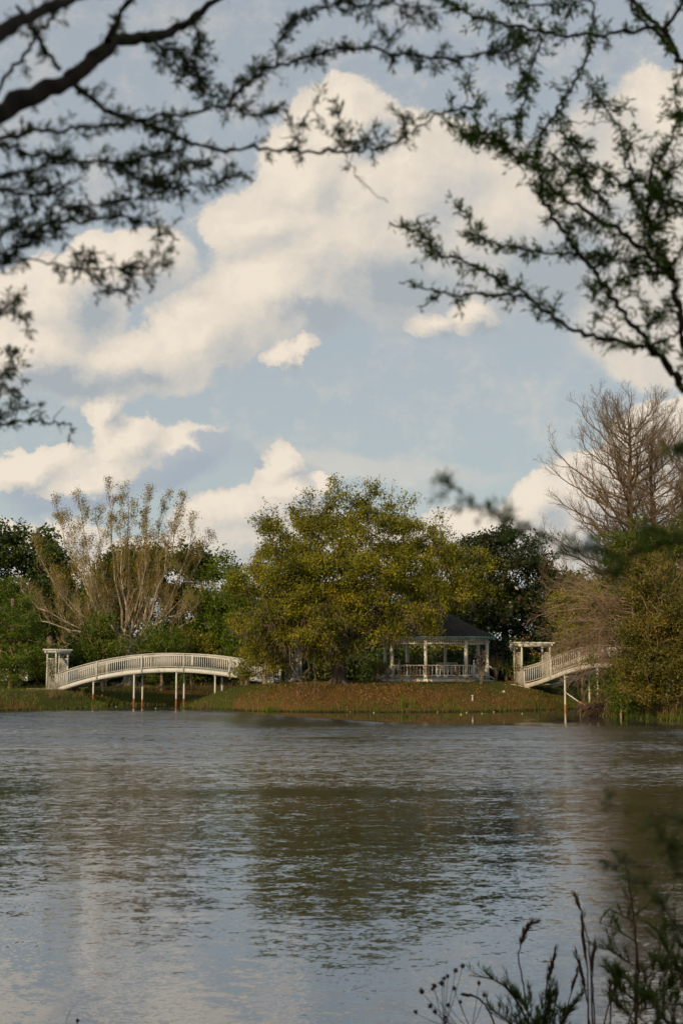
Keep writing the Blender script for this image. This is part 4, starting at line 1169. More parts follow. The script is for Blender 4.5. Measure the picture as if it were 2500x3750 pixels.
def weeping_tree():
    """bare tree whose long pendulous limbs hang over the right bridge"""
    Y = 79.5; b = unproj(2330, 2560, Y); x, y = b[0], Y; z = gz(x, y)
    root = thing('bare_tree', 'bare tree with long drooping tan limbs hanging over the right bridge', 'tree', (x, y, z))
    mb = MB(); tp = unproj(2310, 2080, Y)
    tr = np.array([[x, y, z-0.3], [x, y, z+1.5], (np.array([x, y, z])+tp)/2, tp]); mb.tubes(tr, [0.2, 0.15, 0.10, 0.03], 9)
    rg = np.random.default_rng(77); prim = []
    ends = [(1965, 2255, 2230), (1990, 2400, 2330), (2010, 2185, 2190), (2030, 2300, 2260), (1975, 2330, 2300), (2060, 2130, 2150), (2100, 2480, 2400), (2060, 2420, 2350), (2130, 2545, 2430), (2180, 2560, 2400), (2030, 2460, 2400), (2110, 2230, 2200),
            (2150, 2090, 2110), (2200, 2500, 2350), (2090, 2350, 2290), (2150, 2400, 2310), (2240, 2560, 2380), (2120, 2170, 2180), (2180, 2330, 2250), (2230, 2200, 2160), (2400, 2200, 2150), (2450, 2350, 2250), (2000, 2230, 2210), (2140, 2300, 2240), (1995, 2150, 2190), (2260, 2610, 2460), (2210, 2600, 2470), (2160, 2440, 2400)]
    for ex, ey, sy in ends:
        st = unproj(2318+rg.uniform(-12, 12), sy+20, Y); e = unproj(ex, ey, Y+rg.uniform(-3.5, 2.5))
        if ex < 2240 and ey > 2330: e = unproj(ex, ey, Y-rg.uniform(0.5, 3.5))
        d = e-st; c = st+np.array([d[0]*0.55, d[1]*0.5, max(d[2], 0)*0.3+abs(d[0])*0.10])
        P = curve3(st, c, e, 11); P[1:-1] += rg.normal(size=(9, 3))*0.06
        prim.append((P, np.linspace(0.045, 0.010, 11)))
    tubes_of(mb, prim, 5)
    for k in range(16):
        ex = rg.uniform(1990, 2230); ey = rg.uniform(2330, 2530) if ex > 2040 else rg.uniform(2250, 2400)
        st = unproj(2290+rg.uniform(-30, 20), rg.uniform(2260, 2420), Y+rg.uniform(-1, 1)); e = unproj(ex, ey, Y-rg.uniform(0, 3))
        d = e-st; P = curve3(st, st+np.array([d[0]*0.5, d[1]*0.5, 0.4]), e, 11); P[1:-1] += rg.normal(size=(9, 3))*0.07
        prim.append((P, np.linspace(0.026, 0.008, 11)))
    b1 = branch_out(prim, 12, 1.7, 0.6, -0.05, 36, K=7, lo=0.15, seed=78, rmin=0.009, noise=0.13)
    b2 = branch_out(b1, 6, 0.8, 0.7, 0.02, 34, K=5, lo=0.1, seed=79, rmin=0.007, noise=0.13)
    tubes_of(mb, b1, 3); tubes_of(mb, b2, 3)
    mb.build('trunk', M['bark_twig'], root, smooth=True, loc=(x, y, z))
weeping_tree()

# thicket of evergreen bushes on the right bank, vine on top
BUSH = [('olive evergreen thicket at the right frame edge above the waterline', 2420, 75.5, [(2440, 2180, 120, 110, 0, 2.0), (2400, 2290, 130, 110, -0.5, 2.0), (2480, 2330, 130, 130, 0, 2.2), (2360, 2400, 110, 100, -0.5, 1.8), (2450, 2460, 140, 90, -0.8, 2), (2350, 2480, 70, 60, -1.0, 1.3), (2400, 2540, 130, 50, -1.2, 1.6), (2540, 2450, 100, 150, 0, 2), (2345, 2180, 65, 80, 0.3, 1.4), (2325, 2300, 50, 80, 0.3, 1.2)], 1500, 'bush_leaf'),
        ('taller olive bush in the middle of the right thicket', 2340, 81, [(2330, 2120, 80, 80, 0, 1.8), (2330, 2230, 65, 90, 0, 1.5), (2325, 2340, 60, 80, 0, 1.4), (2310, 2420, 50, 55, 0, 1.1), (2400, 2080, 90, 70, 0, 2.0)], 700, 'bush_leaf'),
        ('green vine mound on top of the right thicket below the bare cypresses', 2340, 88, [(2320, 1960, 80, 50, 0, 2.0), (2250, 1985, 50, 45, 0, 1.5), (2420, 1990, 90, 60, 0, 2.0), (2340, 2040, 130, 60, 0, 2.0), (2480, 1960, 70, 60, 0, 2.0)], 620, 'mid_leaf'),
        ('dull olive shrub low behind the right bridge', 2130, 97, [(2080, 2230, 70, 60, 0, 1.8), (2160, 2200, 80, 70, 0, 2), (2220, 2290, 90, 90, 0, 2), (2110, 2330, 90, 80, 0, 2), (2200, 2420, 90, 60, 0, 2), (2060, 2420, 60, 50, 0, 1.5)], 620, 'oak_leaf'),
        ('green low bush at the waterline below the right thicket', 2270, 77, [(2290, 2515, 45, 35, 0, 0.9), (2310, 2550, 55, 38, 0, 0.9), (2265, 2500, 30, 25, 0, 0.7)], 260, 'green_leaf')]
SHOOTS = []
for lab, px, Y, lobes, n, lm in BUSH:
    bush, nodes, nr = leafy_tree('evergreen_bush', lab, 'bush', px, Y, lobes, n, M[lm], M['bark_twig'], 38, 0.36, 0.115 if Y < 90 else 0.15, trunk_r=0.055, trunk_top=0.3, leaf_nodes=0.9, shell=0.6)
    SHOOTS.append(((bush, nodes), lm))

def stray_shoots(root, nodes, n, L, leafm, seed):
    """loose shoots that break the outline"""
    T, R = twiglets(nodes, n, L, 0.010, droop=-0.10, up=0.9, seed=seed)
    mb = MB(); mb.tubes(T, R, 3); o = mb.build('shoot', M['bark_twig'], None, loc=tuple(root.location)); o.parent = root; o['kind'] = 'stuff'
    C = np.repeat(T[:, 1:].reshape(-1, 3), 5, 0); C = C+rng.normal(size=C.shape)*0.05
    mb = MB(); mb.leaves(C, 0.11*rng.uniform(0.6, 1.3, len(C)), 0.5); o = mb.build('shoot_leaves', M[leafm], None, loc=tuple(root.location)); o.parent = root; o['kind'] = 'stuff'
for root, leafm in SHOOTS: stray_shoots(root[0], root[1], 260, 1.1, leafm, 300+len(root[1]))
stray_shoots(oak_root, oak_nodes[oak_r < 0.03], 700, 1.0, 'oak_leaf', 330)

# ------------------------------------------------------------------ shrubs, vines and small things on the banks
def small_shrub(label, px, Y, h, w, leafm, nst=7, nleaf=500, size=0.07, seed=1, name='shrub', cat='shrub', group=None, stemm='bark_twig', dense=0.5, v=None):
    rg = np.random.default_rng(seed); b = unproj(px, 2500, Y); x, y = b[0], Y; z = gz(x, y)
    root = thing(name, label, cat, (x, y, z), group=group)
    st = []
    for i in range(nst):
        a = rg.uniform(0, 6.28); e = np.array([x+math.cos(a)*w*0.5*rg.uniform(0.2, 1), y+math.sin(a)*w*0.5*rg.uniform(0.2, 1), z+h*rg.uniform(0.75, 1.0)])
        s0 = np.array([x+rg.normal()*0.05, y+rg.normal()*0.05, z-0.05]); c = (s0+e)/2+np.array([0, 0, h*0.12]); c[:2] = s0[:2]*0.7+e[:2]*0.3
        st.append((curve3(s0, c, e, 6), np.linspace(0.016, 0.006, 6)))
    b1 = branch_out(st, 6, h*0.3, 0.7, 0.1, 40, K=4, lo=0.3, seed=seed+1, rmin=0.005)
    mb = MB(); tubes_of(mb, st, 4); tubes_of(mb, b1, 3); mb.build('stem', M[stemm], root, loc=(x, y, z))
    allp = np.concatenate([P[1:] for P, R in b1]+[P[3:] for P, R in st]); C = allp[rg.integers(0, len(allp), nleaf)]+rg.normal(size=(nleaf, 3))*0.045
    lb = MB(); lb.leaves(C, size*rg.uniform(0.6, 1.3, nleaf), 0.55, val=rg.beta(2, 2.5, nleaf) if v is None else v(rg, nleaf))
    lb.build('foliage', M[leafm], root, loc=(x, y, z))
    return root
GS = 'leggy shrubs planted along the gazebo base'
for i, (px, h, w, n, d) in enumerate([(1418, 1.0, 0.9, 200, 'below the left corner post'), (1471, 1.2, 1.15, 260, 'in front of the left gazebo bay'), (1521, 1.15, 1.0, 260, 'just left of the second gazebo post'),
                                      (1571, 1.15, 0.9, 240, 'left in the middle gazebo bay'), (1671, 1.15, 1.1, 240, 'right in the middle gazebo bay'), (1711, 0.35, 0.5, 70, 'tiny, below the gazebo newel post')]):
    small_shrub('sparse brown leggy shrub '+d, px, 93.7, h, w, 'shrub_leaf', 9, n, 0.075, 100+i, group=GS)
small_shrub('dense dark rounded shrub left of the gazebo', 1385, 95.0, 1.45, 1.9, 'mid_leaf', 16, 1500, 0.085, 120)
small_shrub('tall purple-leaved shrub with pale speckles beside the gazebo steps', 1762, 93.2, 2.35, 1.0, 'purple_leaf', 10, 750, 0.085, 121, v=lambda rg, n: np.where(rg.random(n) < 0.22, 0.95, rg.random(n)*0.7))
small_shrub('thin grey-brown shrub in shade right of the gazebo', 1815, 96.5, 1.9, 1.6, 'shrub_leaf', 12, 420, 0.09, 122)
small_shrub('shade shrub between the gazebo and the rose arbor', 1850, 97.5, 1.4, 1.3, 'mid_leaf', 9, 500, 0.09, 123)
small_shrub('low green weed tuft under the foot of the long bridge', 302, 97.6, 0.6, 0.8, 'green_leaf', 6, 160, 0.09, 124)
small_shrub('small leafy shrub below the deck of the long bridge at the creek edge', 390, 104.5, 1.3, 0.8, 'mid_leaf', 8, 420, 0.09, 125)
small_shrub('leafy green weed below the foot of the right bridge', 2010, 86.0, 0.75, 1.4, 'green_leaf', 7, 260, 0.10, 126)
small_shrub('green shrub under the right end of the long bridge', 885, 96.0, 1.35, 1.3, 'green_leaf', 9, 520, 0.09, 127)
small_shrub('olive shrub against the stringer near the multi-stem tree', 905, 94.6, 1.1, 1.0, 'mid_leaf', 8, 380, 0.08, 128)

def vine(label, pts, leafm, n, name='climbing_vine', cat='vine', flowers=0, rad=0.14, size=0.075, seed=5):
    rg = np.random.default_rng(seed); P0 = np.array(pts[0][0]); root = thing(name, label, cat, tuple(P0))
    mb = MB(); C = []
    for line in pts:
        L = np.array(line); k = len(L)
        t = np.linspace(0, k-1, k*5); Q = np.stack([np.interp(t, range(k), L[:, j]) for j in range(3)], 1)+rg.normal(size=(k*5, 3))*0.03
        mb.tubes(Q, np.linspace(0.014, 0.006, k*5), 4); C.append(Q)
    mb.build('stem', M['bark_twig'], root, loc=tuple(P0))
    C = np.concatenate(C); c = C[rg.integers(0, len(C), n)]+rg.normal(size=(n, 3))*rad
    lb = MB(); lb.leaves(c, size*rg.uniform(0.6, 1.3, n), 0.65, val=rg.beta(2, 2, n)); lb.build('foliage', M[leafm], root, loc=tuple(P0))
    if flowers:
        cc = C[rg.integers(len(C)//4, len(C), flowers)]+rg.normal(size=(flowers, 3))*rad*1.2; cc[:, 1] -= 0.12
        first = None
        for q in cc:
            if first is None:
                fb = MB(); fb.lathe((0, 0, 0), [(0.001, -0.035), (0.045, -0.01), (0.055, 0.025), (0.03, 0.02), (0.015, 0.035), (0.001, 0.03)], 8); first = o = fb.build('blossom', M['rose'], root)
            else: o = dup(first, root)
            o.location = tuple(q-P0); s = rg.uniform(0.7, 1.15); o.scale = (s, s, s)
def la(x, y, z): return along(AL, A_L, x, y, z+bL)
vine('dark climbing vine tangled over the near lattice of the left arbor', [[la(-0.5, -0.15, 0), la(-0.4, -0.18, 0.9), la(-0.6, -0.18, 1.4), la(-0.25, -0.18, 1.9), la(-0.2, -0.15, 2.3)],
     [la(-0.5, -0.18, 0.9), la(-0.2, -0.2, 1.3), la(-0.7, -0.15, 1.7), la(-0.75, -0.18, 2.1)], [la(-0.3, -0.18, 1.5), la(0.1, -0.2, 1.6), la(0.35, 0.5, 1.5)]], 'mid_leaf', 900, flowers=2, seed=7)
def ra(x, y, z): return along(AR, A_R, x, y, z+bR)
vine('climbing rose with pink blossoms on the near lattice of the right arbor', [[ra(-0.9, -0.2, 0), ra(-0.75, -0.2, 0.9), ra(-0.5, -0.25, 1.5), ra(-0.7, -0.2, 2.0), ra(-0.2, -0.15, 2.5), ra(-0.5, 0.1, 2.85)],
     [ra(-0.9, -0.2, 0.2), ra(-1.1, -0.4, 0.9), ra(-1.5, -0.6, 1.2), ra(-1.9, -0.7, 1.3)], [ra(-0.7, -0.2, 1.1), ra(-0.2, -0.3, 1.2), ra(0.3, -0.15, 1.15)],
     [ra(-0.2, 0.1, 2.75), ra(-0.1, 0.5, 2.8), ra(-0.1, 0.8, 2.2), ra(-0.05, 0.9, 1.7), ra(-0.1, 0.7, 1.3)], [ra(-0.8, -0.2, 2.3), ra(-1.0, -0.3, 2.7), ra(-0.8, 0, 2.8)]], 'green_leaf', 1500, name='climbing_rose', cat='rose bush', flowers=26, rad=0.17, seed=9)
el = lambda x, y, z: along((endL[0], endL[1]), A_L, x, y, z+bE)
vine('dark climbing vine on the near side of the arbor under the oak', [[el(0.8, -0.2, 0), el(0.8, -0.2, 1.0), el(1.1, -0.2, 1.7), el(1.0, -0.1, 2.3)], [el(1.0, -0.2, 0.6), el(1.6, -0.2, 1.3), el(1.9, 0.2, 2.0)], [el(0.2, -0.2, 1.1), el(0.8, -0.2, 1.4)]], 'mid_leaf', 900, seed=11)

def place(px, py, Y=None, z=0.0):
    x, y = on_ground(px, py, z); return x, y
# short white pipe on the bank
x, y = 0, 0
Yp = 88.9; p = unproj(1729, 2556, Yp); g = gz(p[0], Yp)
mk = thing('marker_pipe', 'short white plastic pipe standing on the island bank', 'pipe', (p[0], Yp, g))
mb = MB(); mb.lathe((0, 0, 0), [(0.05, -0.1), (0.05, 0.30), (0.056, 0.30), (0.056, 0.34), (0.04, 0.34), (0.04, 0.20)], 12); mb.build('pipe', M['pipe'], mk, smooth=False)
def rock(label, px, Y, s, m, name='rock', cat='stone', group=None, seed=3):
    rg = np.random.default_rng(seed); p = unproj(px, 2500, Y); g = gz(p[0], Y)
    bm = bmesh.new(); bmesh.ops.create_icosphere(bm, subdivisions=2, radius=1.0)
    for v in bm.verts: v.co *= rg.uniform(0.8, 1.15); v.co.x *= s[0]; v.co.y *= s[1]; v.co.z *= s[2]
    me = bpy.data.meshes.new(name); bm.to_mesh(me); bm.free(); me.materials.append(m)
    o = bpy.data.objects.new(name, me); COL.objects.link(o); o.location = (p[0], Y, g+s[2]*0.5); tag(o, label, cat, group); return o
import bmesh
rock('pale rounded stone near the rose arbor', 1843, 91.3, (0.11, 0.1, 0.10), M['stone'])
rock('reddish rock at the waterline by the first bridge post', 352, 92.6, (0.32, 0.25, 0.17), M['darkroot'], seed=6)
rock('small reddish rock in the shallow water by the long bridge', 392, 89.6, (0.18, 0.14, 0.09), M['orange_rust'], seed=8)

# brick edging of the path and beds, thin kerb lines
def edging(label, p0, p1, m, h=0.10, wd=0.12, n=12):
    a = np.array(p0); b = np.array(p1); mb = MB()
    r = thing('garden_edging', label, 'edging', (a[0], a[1], gz(a[0], a[1])))
    for i in range(n):
        s = a+(b-a)*(i+0.04)/n; e = a+(b-a)*(i+0.96)/n
        mb.bar([s[0]-a[0], s[1]-a[1], gz(*s)+h*0.3-r.location.z], [e[0]-a[0], e[1]-a[1], gz(*e)+h*0.3-r.location.z], wd, h)
    mb.build('block', m, r)
edging('low pale kerb running toward the foot of the left arbor', (along(AL, A_L, -2.6, 0.9, 0)[:2]), (along(AL, A_L, -0.9, 0.5, 0)[:2]), M['stone'], h=0.05, n=8)
edging('timber edging on the ground between the gazebo and the rose arbor', (GX+4.6, 96.3), (AR[0]-0.5, 95.3), M['redwood'], h=0.14, n=6)
edging('pale slab edging at the foot of the right bridge', (AR[0]-0.9, AR[1]-0.2), (AR[0]+0.35, AR[1]-0.45), M['stone'], h=0.06, n=3)

# fallen root mass and leaning rusty pole at the right creek mouth
def root_mass():
    x, y = on_ground(2195, 2622, 0.0)
    r = thing('fallen_stump', 'tangle of dark wet roots of a fallen stump at the waterline', 'stump', (x, y, 0))
    mb = MB(); rg = np.random.default_rng(4)
    for i in range(110):
        a = rg.uniform(-0.3, 3.5); st = np.array([x+rg.normal()*0.35, y+0.2, 0.55+rg.normal()*0.10])
        e = st+np.array([math.cos(a)*rg.uniform(0.5, 1.5), -rg.uniform(0.0, 0.8), 0]); e[2] = rg.uniform(-0.1, 0.18)
        c = (st+e)/2+np.array([0, 0, rg.uniform(0, 0.3)]); P = curve3(st, c, e, 8); P[1:-1] += rg.normal(size=(6, 3))*0.035
        mb.tubes(P, np.linspace(0.06, 0.012, 8)*rg.uniform(0.6, 1.3), 5)
    mb.tubes(np.array([[x-1.15, y-0.35, -0.1], [x-1.1, y-0.3, 0.45]]), [0.10, 0.07], 8)
    mb.build('roots', M['darkroot'], r, smooth=True, loc=(x, y, 0))
    a = unproj(2065, 2533, 82.5); b = unproj(2118, 2570, 81.5); c = unproj(2165, 2598, 80.8)
    r2 = thing('leaning_pole', 'fallen pole leaning into the creek, pale upper half and orange rust below', 'pole', tuple(b))
    mb = MB(); mb.tubes(np.array([a, (a+b)/2, b]), [0.035, 0.035, 0.035], 8); mb.build('pole', M['white_sunlit'], r2, smooth=True, loc=tuple(b))
    mb = MB(); mb.tubes(np.array([b, (b+c)/2, c]), [0.06, 0.075, 0.06], 8); mb.build('rusty_sleeve', M['orange_rust'], r2, smooth=True, loc=tuple(b))
root_mass()

# vehicle glimpsed behind the feathery cypress
def vehicle():
    Y = 112.0; p = unproj(-5, 2500, Y); x = p[0]; z = gz(x, Y)
    r = thing('parked_van', 'white vehicle parked behind the feathery cypress at the left edge', 'vehicle', (x, Y, z))
    W2 = 1.25; prof = [(-2.6, 0.45), (-2.6, 1.9), (-2.3, 2.25), (1.0, 2.25), (1.6, 1.45), (2.35, 1.25), (2.5, 0.9), (2.5, 0.45)]
    def extr(pr, y0, y1, mb):
        n = len(pr); v = [[a, y0, b] for a, b in pr]+[[a, y1, b] for a, b in pr]
        f = [[i, (i+1) % n, n+(i+1) % n, n+i] for i in range(n)]
        mb.add(v+[[0, y0, 1.0], [0, y1, 1.0]], f+[[i, 2*n, 2*n, (i+1) % n] if False else [i, (i+1) % n, 2*n, 2*n] for i in range(0)])
        c = []
        for i in range(0, n-1, 1): c.append([i, i+1, 2*n, i]) if False else None
        for y_, off in ((y0, 0), (y1, n)):
            k = 2*n+(0 if off == 0 else 1)
            # fan as thin quads
            for i in range(0, n-1, 2):
                a, b2, c2 = off+i, off+i+1, off+(i+2) % n
                c.append([k, a, b2, c2])
        mb.F4.append(np.array(c)+mb.n-(2*n+2)); mb.val.append(np.full(len(c), 0.5))
    mb = MB(); extr(prof, -0.9, 0.9, mb); mb.build('body', M['carwhite'], r)
    mb = MB(); extr([(-2.3, 1.4), (-2.2, 2.0), (0.9, 2.0), (1.4, 1.45)], -0.92, 0.92, mb); mb.build('window', M['roof'], r)
    for wx in (-1.7, 1.7):
        for wy in (-0.82, 0.82):
            mb = MB(); th = np.linspace(0, 2*math.pi, 17)[:-1]
            v = [[wx+0.36*math.cos(t), wy-0.12, 0.36+0.36*math.sin(t)] for t in th]+[[wx+0.36*math.cos(t), wy+0.12, 0.36+0.36*math.sin(t)] for t in th]
            mb.add(v+[[wx, wy-0.12, 0.36], [wx, wy+0.12, 0.36]], [[i, (i+1) % 16, 16+(i+1) % 16, 16+i] for i in range(16)]+[[32, i, i+1, (i+2) % 16] for i in range(0, 16, 2)]+[[33, 16+i, 16+i+1, 16+(i+2) % 16] for i in range(0, 16, 2)])
            mb.build('wheel', M['tyre'], r)
vehicle()

# ------------------------------------------------------------------ ground cover (nobody could count it)
def scatter(n, x0, x1, y0, y1, test, seed):
    rg = np.random.default_rng(seed); X = rg.uniform(x0, x1, n); Y = rg.uniform(y0, y1, n)
    d = water_dist(X, Y); k = test(X, Y, d, rg); X, Y = X[k], Y[k]
    return np.stack([X, Y, height(X, Y)-0.02], 1), d[k]
# bright grass along the waterline
C, d = scatter(150000, -30, 28, 70, 106, lambda X, Y, d, r: (d > -0.35) & (d < 1.5*(0.6+0.5*np.sin(X*1.1)+0.4*np.sin(X*3.1))+0.5) & (r.random(len(X)) < 0.8), 21)
C[:, 2] = np.maximum(C[:, 2], -0.05)
mb = MB(); mb.blades(C, (0.14+0.36*rng.random(len(C)))*np.clip(1.2-d*0.4, 0.4, 1.2)*(0.75+0.35*np.sin(C[:, 0]*1.7)*np.sin(C[:, 0]*0.53+1)), 0.024, 0.35, val=np.clip(rng.normal(0.62, 0.22, len(C)), 0, 1))
stuff(mb.build('shore_grass', M['grass_leaf']), 'green grass fringe along the pond edge', 'grass')
# lawn
C, d = scatter(150000, -30, 26, 86, 124, lambda X, Y, d, r: (d > 1.2) & (r.random(len(X)) < np.clip(1.2-(Y-86)/45, 0.2, 1)), 22)
mb = MB(); mb.blades(C, 0.05+0.09*rng.random(len(C)), 0.022, 0.4, val=np.clip(rng.normal(0.42, 0.16, len(C)), 0, 0.8))
stuff(mb.build('lawn_grass', M['grass_leaf']), 'short lawn grass on the banks', 'grass')
# dry reddish grass: left bank, behind the creek, right bank
def dry(X, Y, d, r):
    a = (X < -15.5) & (d > 0.6) & (d < 3.0)
    b = (X > -17) & (X < -3) & (Y > 101) & (d > 0.3) & (d < 4.6)
    c = (X > 14.5) & (Y < 90) & (d > 0.4) & (d < 5.5)
    return (a & (r.random(len(X)) < 0.35)) | (b & (r.random(len(X)) < 0.75)) | (c & (r.random(len(X)) < 0.55))
C, d = scatter(80000, -30, 27, 70, 112, dry, 23)
mb = MB(); mb.blades(C, 0.20+0.50*rng.random(len(C))**1.5, 0.018, 0.5)
stuff(mb.build('dry_grass', M['dry_leaf']), 'dry reddish brown grass on the banks', 'grass')
# fallen leaves on the island slope
def fl(X, Y, d, r):
    f = np.exp(-((X-2)/10.5)**4)*np.exp(-((Y-88.9)/2.5)**2)*np.clip(0.65+0.5*wob(X*0.8, Y*0.8), 0.1, 1)
    f = np.maximum(f, 0.8*np.exp(-((X-14)/4)**2)*np.exp(-((Y-88)/4)**2)); f = np.maximum(f, 0.5*np.exp(-((X-0)/3.2)**2)*np.exp(-((Y-92)/3)**2))
    return (d > 0.5) & (r.random(len(X)) < f)
C, d = scatter(130000, -14, 20, 84, 98, fl, 24)
C[:, 2] += 0.03+0.03*rng.random(len(C))
mb = MB(); mb.leaves(C, 0.05+0.05*rng.random(len(C)), 0.7, axis=np.tile([1.0, 0, 0.1], (len(C), 1)), spread=0.9)
stuff(mb.build('leaf_litter', M['litter_leaf']), 'brown fallen leaves covering the island slope', 'fallen leaves')
# stalks hanging on the right bank edge
C, d = scatter(6000, 15, 27, 70, 86, lambda X, Y, d, r: (d > 0.3) & (d < 2.4), 25)
mb = MB(); mb.blades(C, 0.6+0.6*rng.random(len(C)), 0.035, 0.6, val=rng.random(len(C))*0.6)
stuff(mb.build('dead_stalks', M['dry_leaf']), 'drooping dead stalks on the right bank', 'stalks')

def blade_clump(name, label, cat, px, Y, n, h, w, m, lean=0.25, wd=0.03, group=None):
    b = unproj(px, 2500, Y); x = b[0]; z = gz(x, Y); r = thing(name, label, cat, (x, Y, z), group=group)
    C = np.stack([x+rng.normal(size=n)*w*0.4, Y+rng.normal(size=n)*w*0.3, np.full(n, z-0.03)], 1)
    mb = MB(); mb.blades(C, h*rng.uniform(0.6, 1.05, n), wd, lean, val=rng.uniform(0.55, 1.0, n)*0.85); mb.build('blade', m, r, loc=(x, Y, z)).__setitem__('kind', 'stuff')
blade_clump('iris_clump', 'bright green sword-leaved clump on the bank left of the oak trunk', 'plant', 990, 87.6, 46, 0.85, 0.7, M['green_leaf'])
blade_clump('iris_clump', 'bright green sword-leaved clump below the gazebo', 'plant', 1478, 86.8, 36, 0.95, 0.45, M['green_leaf'], 0.16)
blade_clump('iris_clump', 'thin pair of upright green blades right of the clump below the gazebo', 'plant', 1508, 87.2, 10, 0.8, 0.25, M['green_leaf'], 0.12)
blade_clump('grass_tuft', 'tall tan grass tuft at the water edge under the long bridge', 'grass tuft', 757, 92.5, 60, 0.9, 0.9, M['dry_leaf'], 0.45, 0.02)
blade_clump('grass_tuft', 'long dry grass tuft on the left bank below the arbor', 'grass tuft', 195, 93.5, 60, 0.9, 0.9, M['dry_leaf'], 0.5, 0.02)

# floating pads and lily buds
def pads():
    rg = np.random.default_rng(31); mb = MB(); n = 2600
    X = rg.uniform(-21, 17, n*9); Y = rg.uniform(82, 99, n*9); d = water_dist(X, Y)
    band = np.where((X > -15.2) & (X < -6), 2.6, 0.9)
    k = (d < -0.05) & (d > -band) & (rg.random(len(X)) < 0.55)
    X, Y = X[k][:n*2], Y[k][:n*2]; th = np.linspace(0, 2*math.pi, 9)[:-1]
    r = rg.uniform(0.03, 0.11, len(X))
    V = np.stack([X[:, None]+r[:, None]*np.cos(th), Y[:, None]+r[:, None]*np.sin(th), np.full((len(X), 8), 0.012)+rg.random((len(X), 1))*0.012], -1).reshape(-1, 3)
    b = np.arange(len(X))[:, None]*8; F = np.concatenate([b+[[0, 1, 2, 3]], b+[[0, 3, 4, 7]], b+[[4, 5, 6, 7]]], 0)
    mb.add(V, F, np.tile(rg.random(len(X)), 3))
    stuff(mb.build('lily_pads', M['pad']), 'small floating pads along the pond edge', 'water plants')
pads()
BUDS = [(169, 2597, 'left of the long bridge, far left'), (303, 2592, 'left of the first bridge post'), (315, 2590, 'close left of the first bridge post'), (333, 2593, 'at the foot of the first bridge post'), (364, 2591, 'between the first bridge posts'),
        (426, 2589, 'near the waterline right of the first pair of bridge posts'), (488, 2599, 'below the second pair of bridge posts'), (571, 2596, 'between the second and third bridge posts'), (644, 2598, 'below the third bridge post'), (673, 2601, 'right of the third pair of bridge posts'),
        (1142, 2607, 'below the drooping oak limbs'), (1211, 2606, 'left of the oak trunk line'), (1283, 2609, 'below the oak trunk'), (1368, 2611, 'right below the oak trunk'), (1452, 2608, 'below the left corner of the gazebo'), (1601, 2609, 'below the middle of the gazebo'),
        (1621, 2607, 'below the middle right of the gazebo'), (1687, 2618, 'farthest out from the island shore'), (1707, 2611, 'left of the white pipe'), (1764, 2614, 'right of the white pipe'), (1807, 2608, 'below the purple shrub'), (1911, 2614, 'below the rose arbor')]
fb = MB(); fb.lathe((0, 0, 0), [(0.001, 0.0), (0.04, 0.01), (0.055, 0.035), (0.035, 0.06), (0.001, 0.07)], 8); first = None
for px, py, dsc in BUDS:
    x, y = on_ground(px, py, 0.0)
    if first is None: o = first = fb.build('water_lily_bud', M['petal'])
    else: o = dup(first)
    s = random.uniform(0.6, 1.0); o.location = (x, y, 0.005); o.scale = (s, s, s)
    tag(o, 'pale yellow water lily bud '+dsc, 'flower', 'water lily buds along the shore')

# ------------------------------------------------------------------ foreground branches
def leaflets(mb, C, axis, n, size, aspect, spread, lo=0.0, hi=1.0):
    k = len(C); c = np.repeat(C, n, 0)+rng.normal(size=(k*n, 3))*size*0.22; a = np.repeat(axis, n, 0)
    mb.leaves(c, size*rng.uniform(0.55, 1.25, k*n), aspect, axis=a, spread=spread, val=np.clip(np.repeat(rng.random(k), n)*0.7+rng.random(k*n)*0.3, lo, hi), curl=0.05)

def px_line(pts, depth, jit=0.0, wobble=0.0):
    P = []
    n = len(pts)
    for i, (sx, sy) in enumerate(pts):
        dd = depth if not isinstance(depth, tuple) else depth[0]+(depth[1]-depth[0])*i/(n-1)
        P.append(unproj(sx, sy, dd))
    P = np.array(P)
    t = np.linspace(0, n-1, (n-1)*4+1)
    # smooth interpolation
    Q = np.stack([np.interp(t, range(n), P[:, j]) for j in range(3)], 1)
    for _ in range(2): Q[1:-1] = Q[1:-1]*0.5+(Q[:-2]+Q[2:])*0.25
    sc = depth if not isinstance(depth, tuple) else depth[0]
    Q[1:-1] += rng.normal(size=Q[1:-1].shape)*(0.0011 if sc < 6 else 0.0002)*sc
    return Q

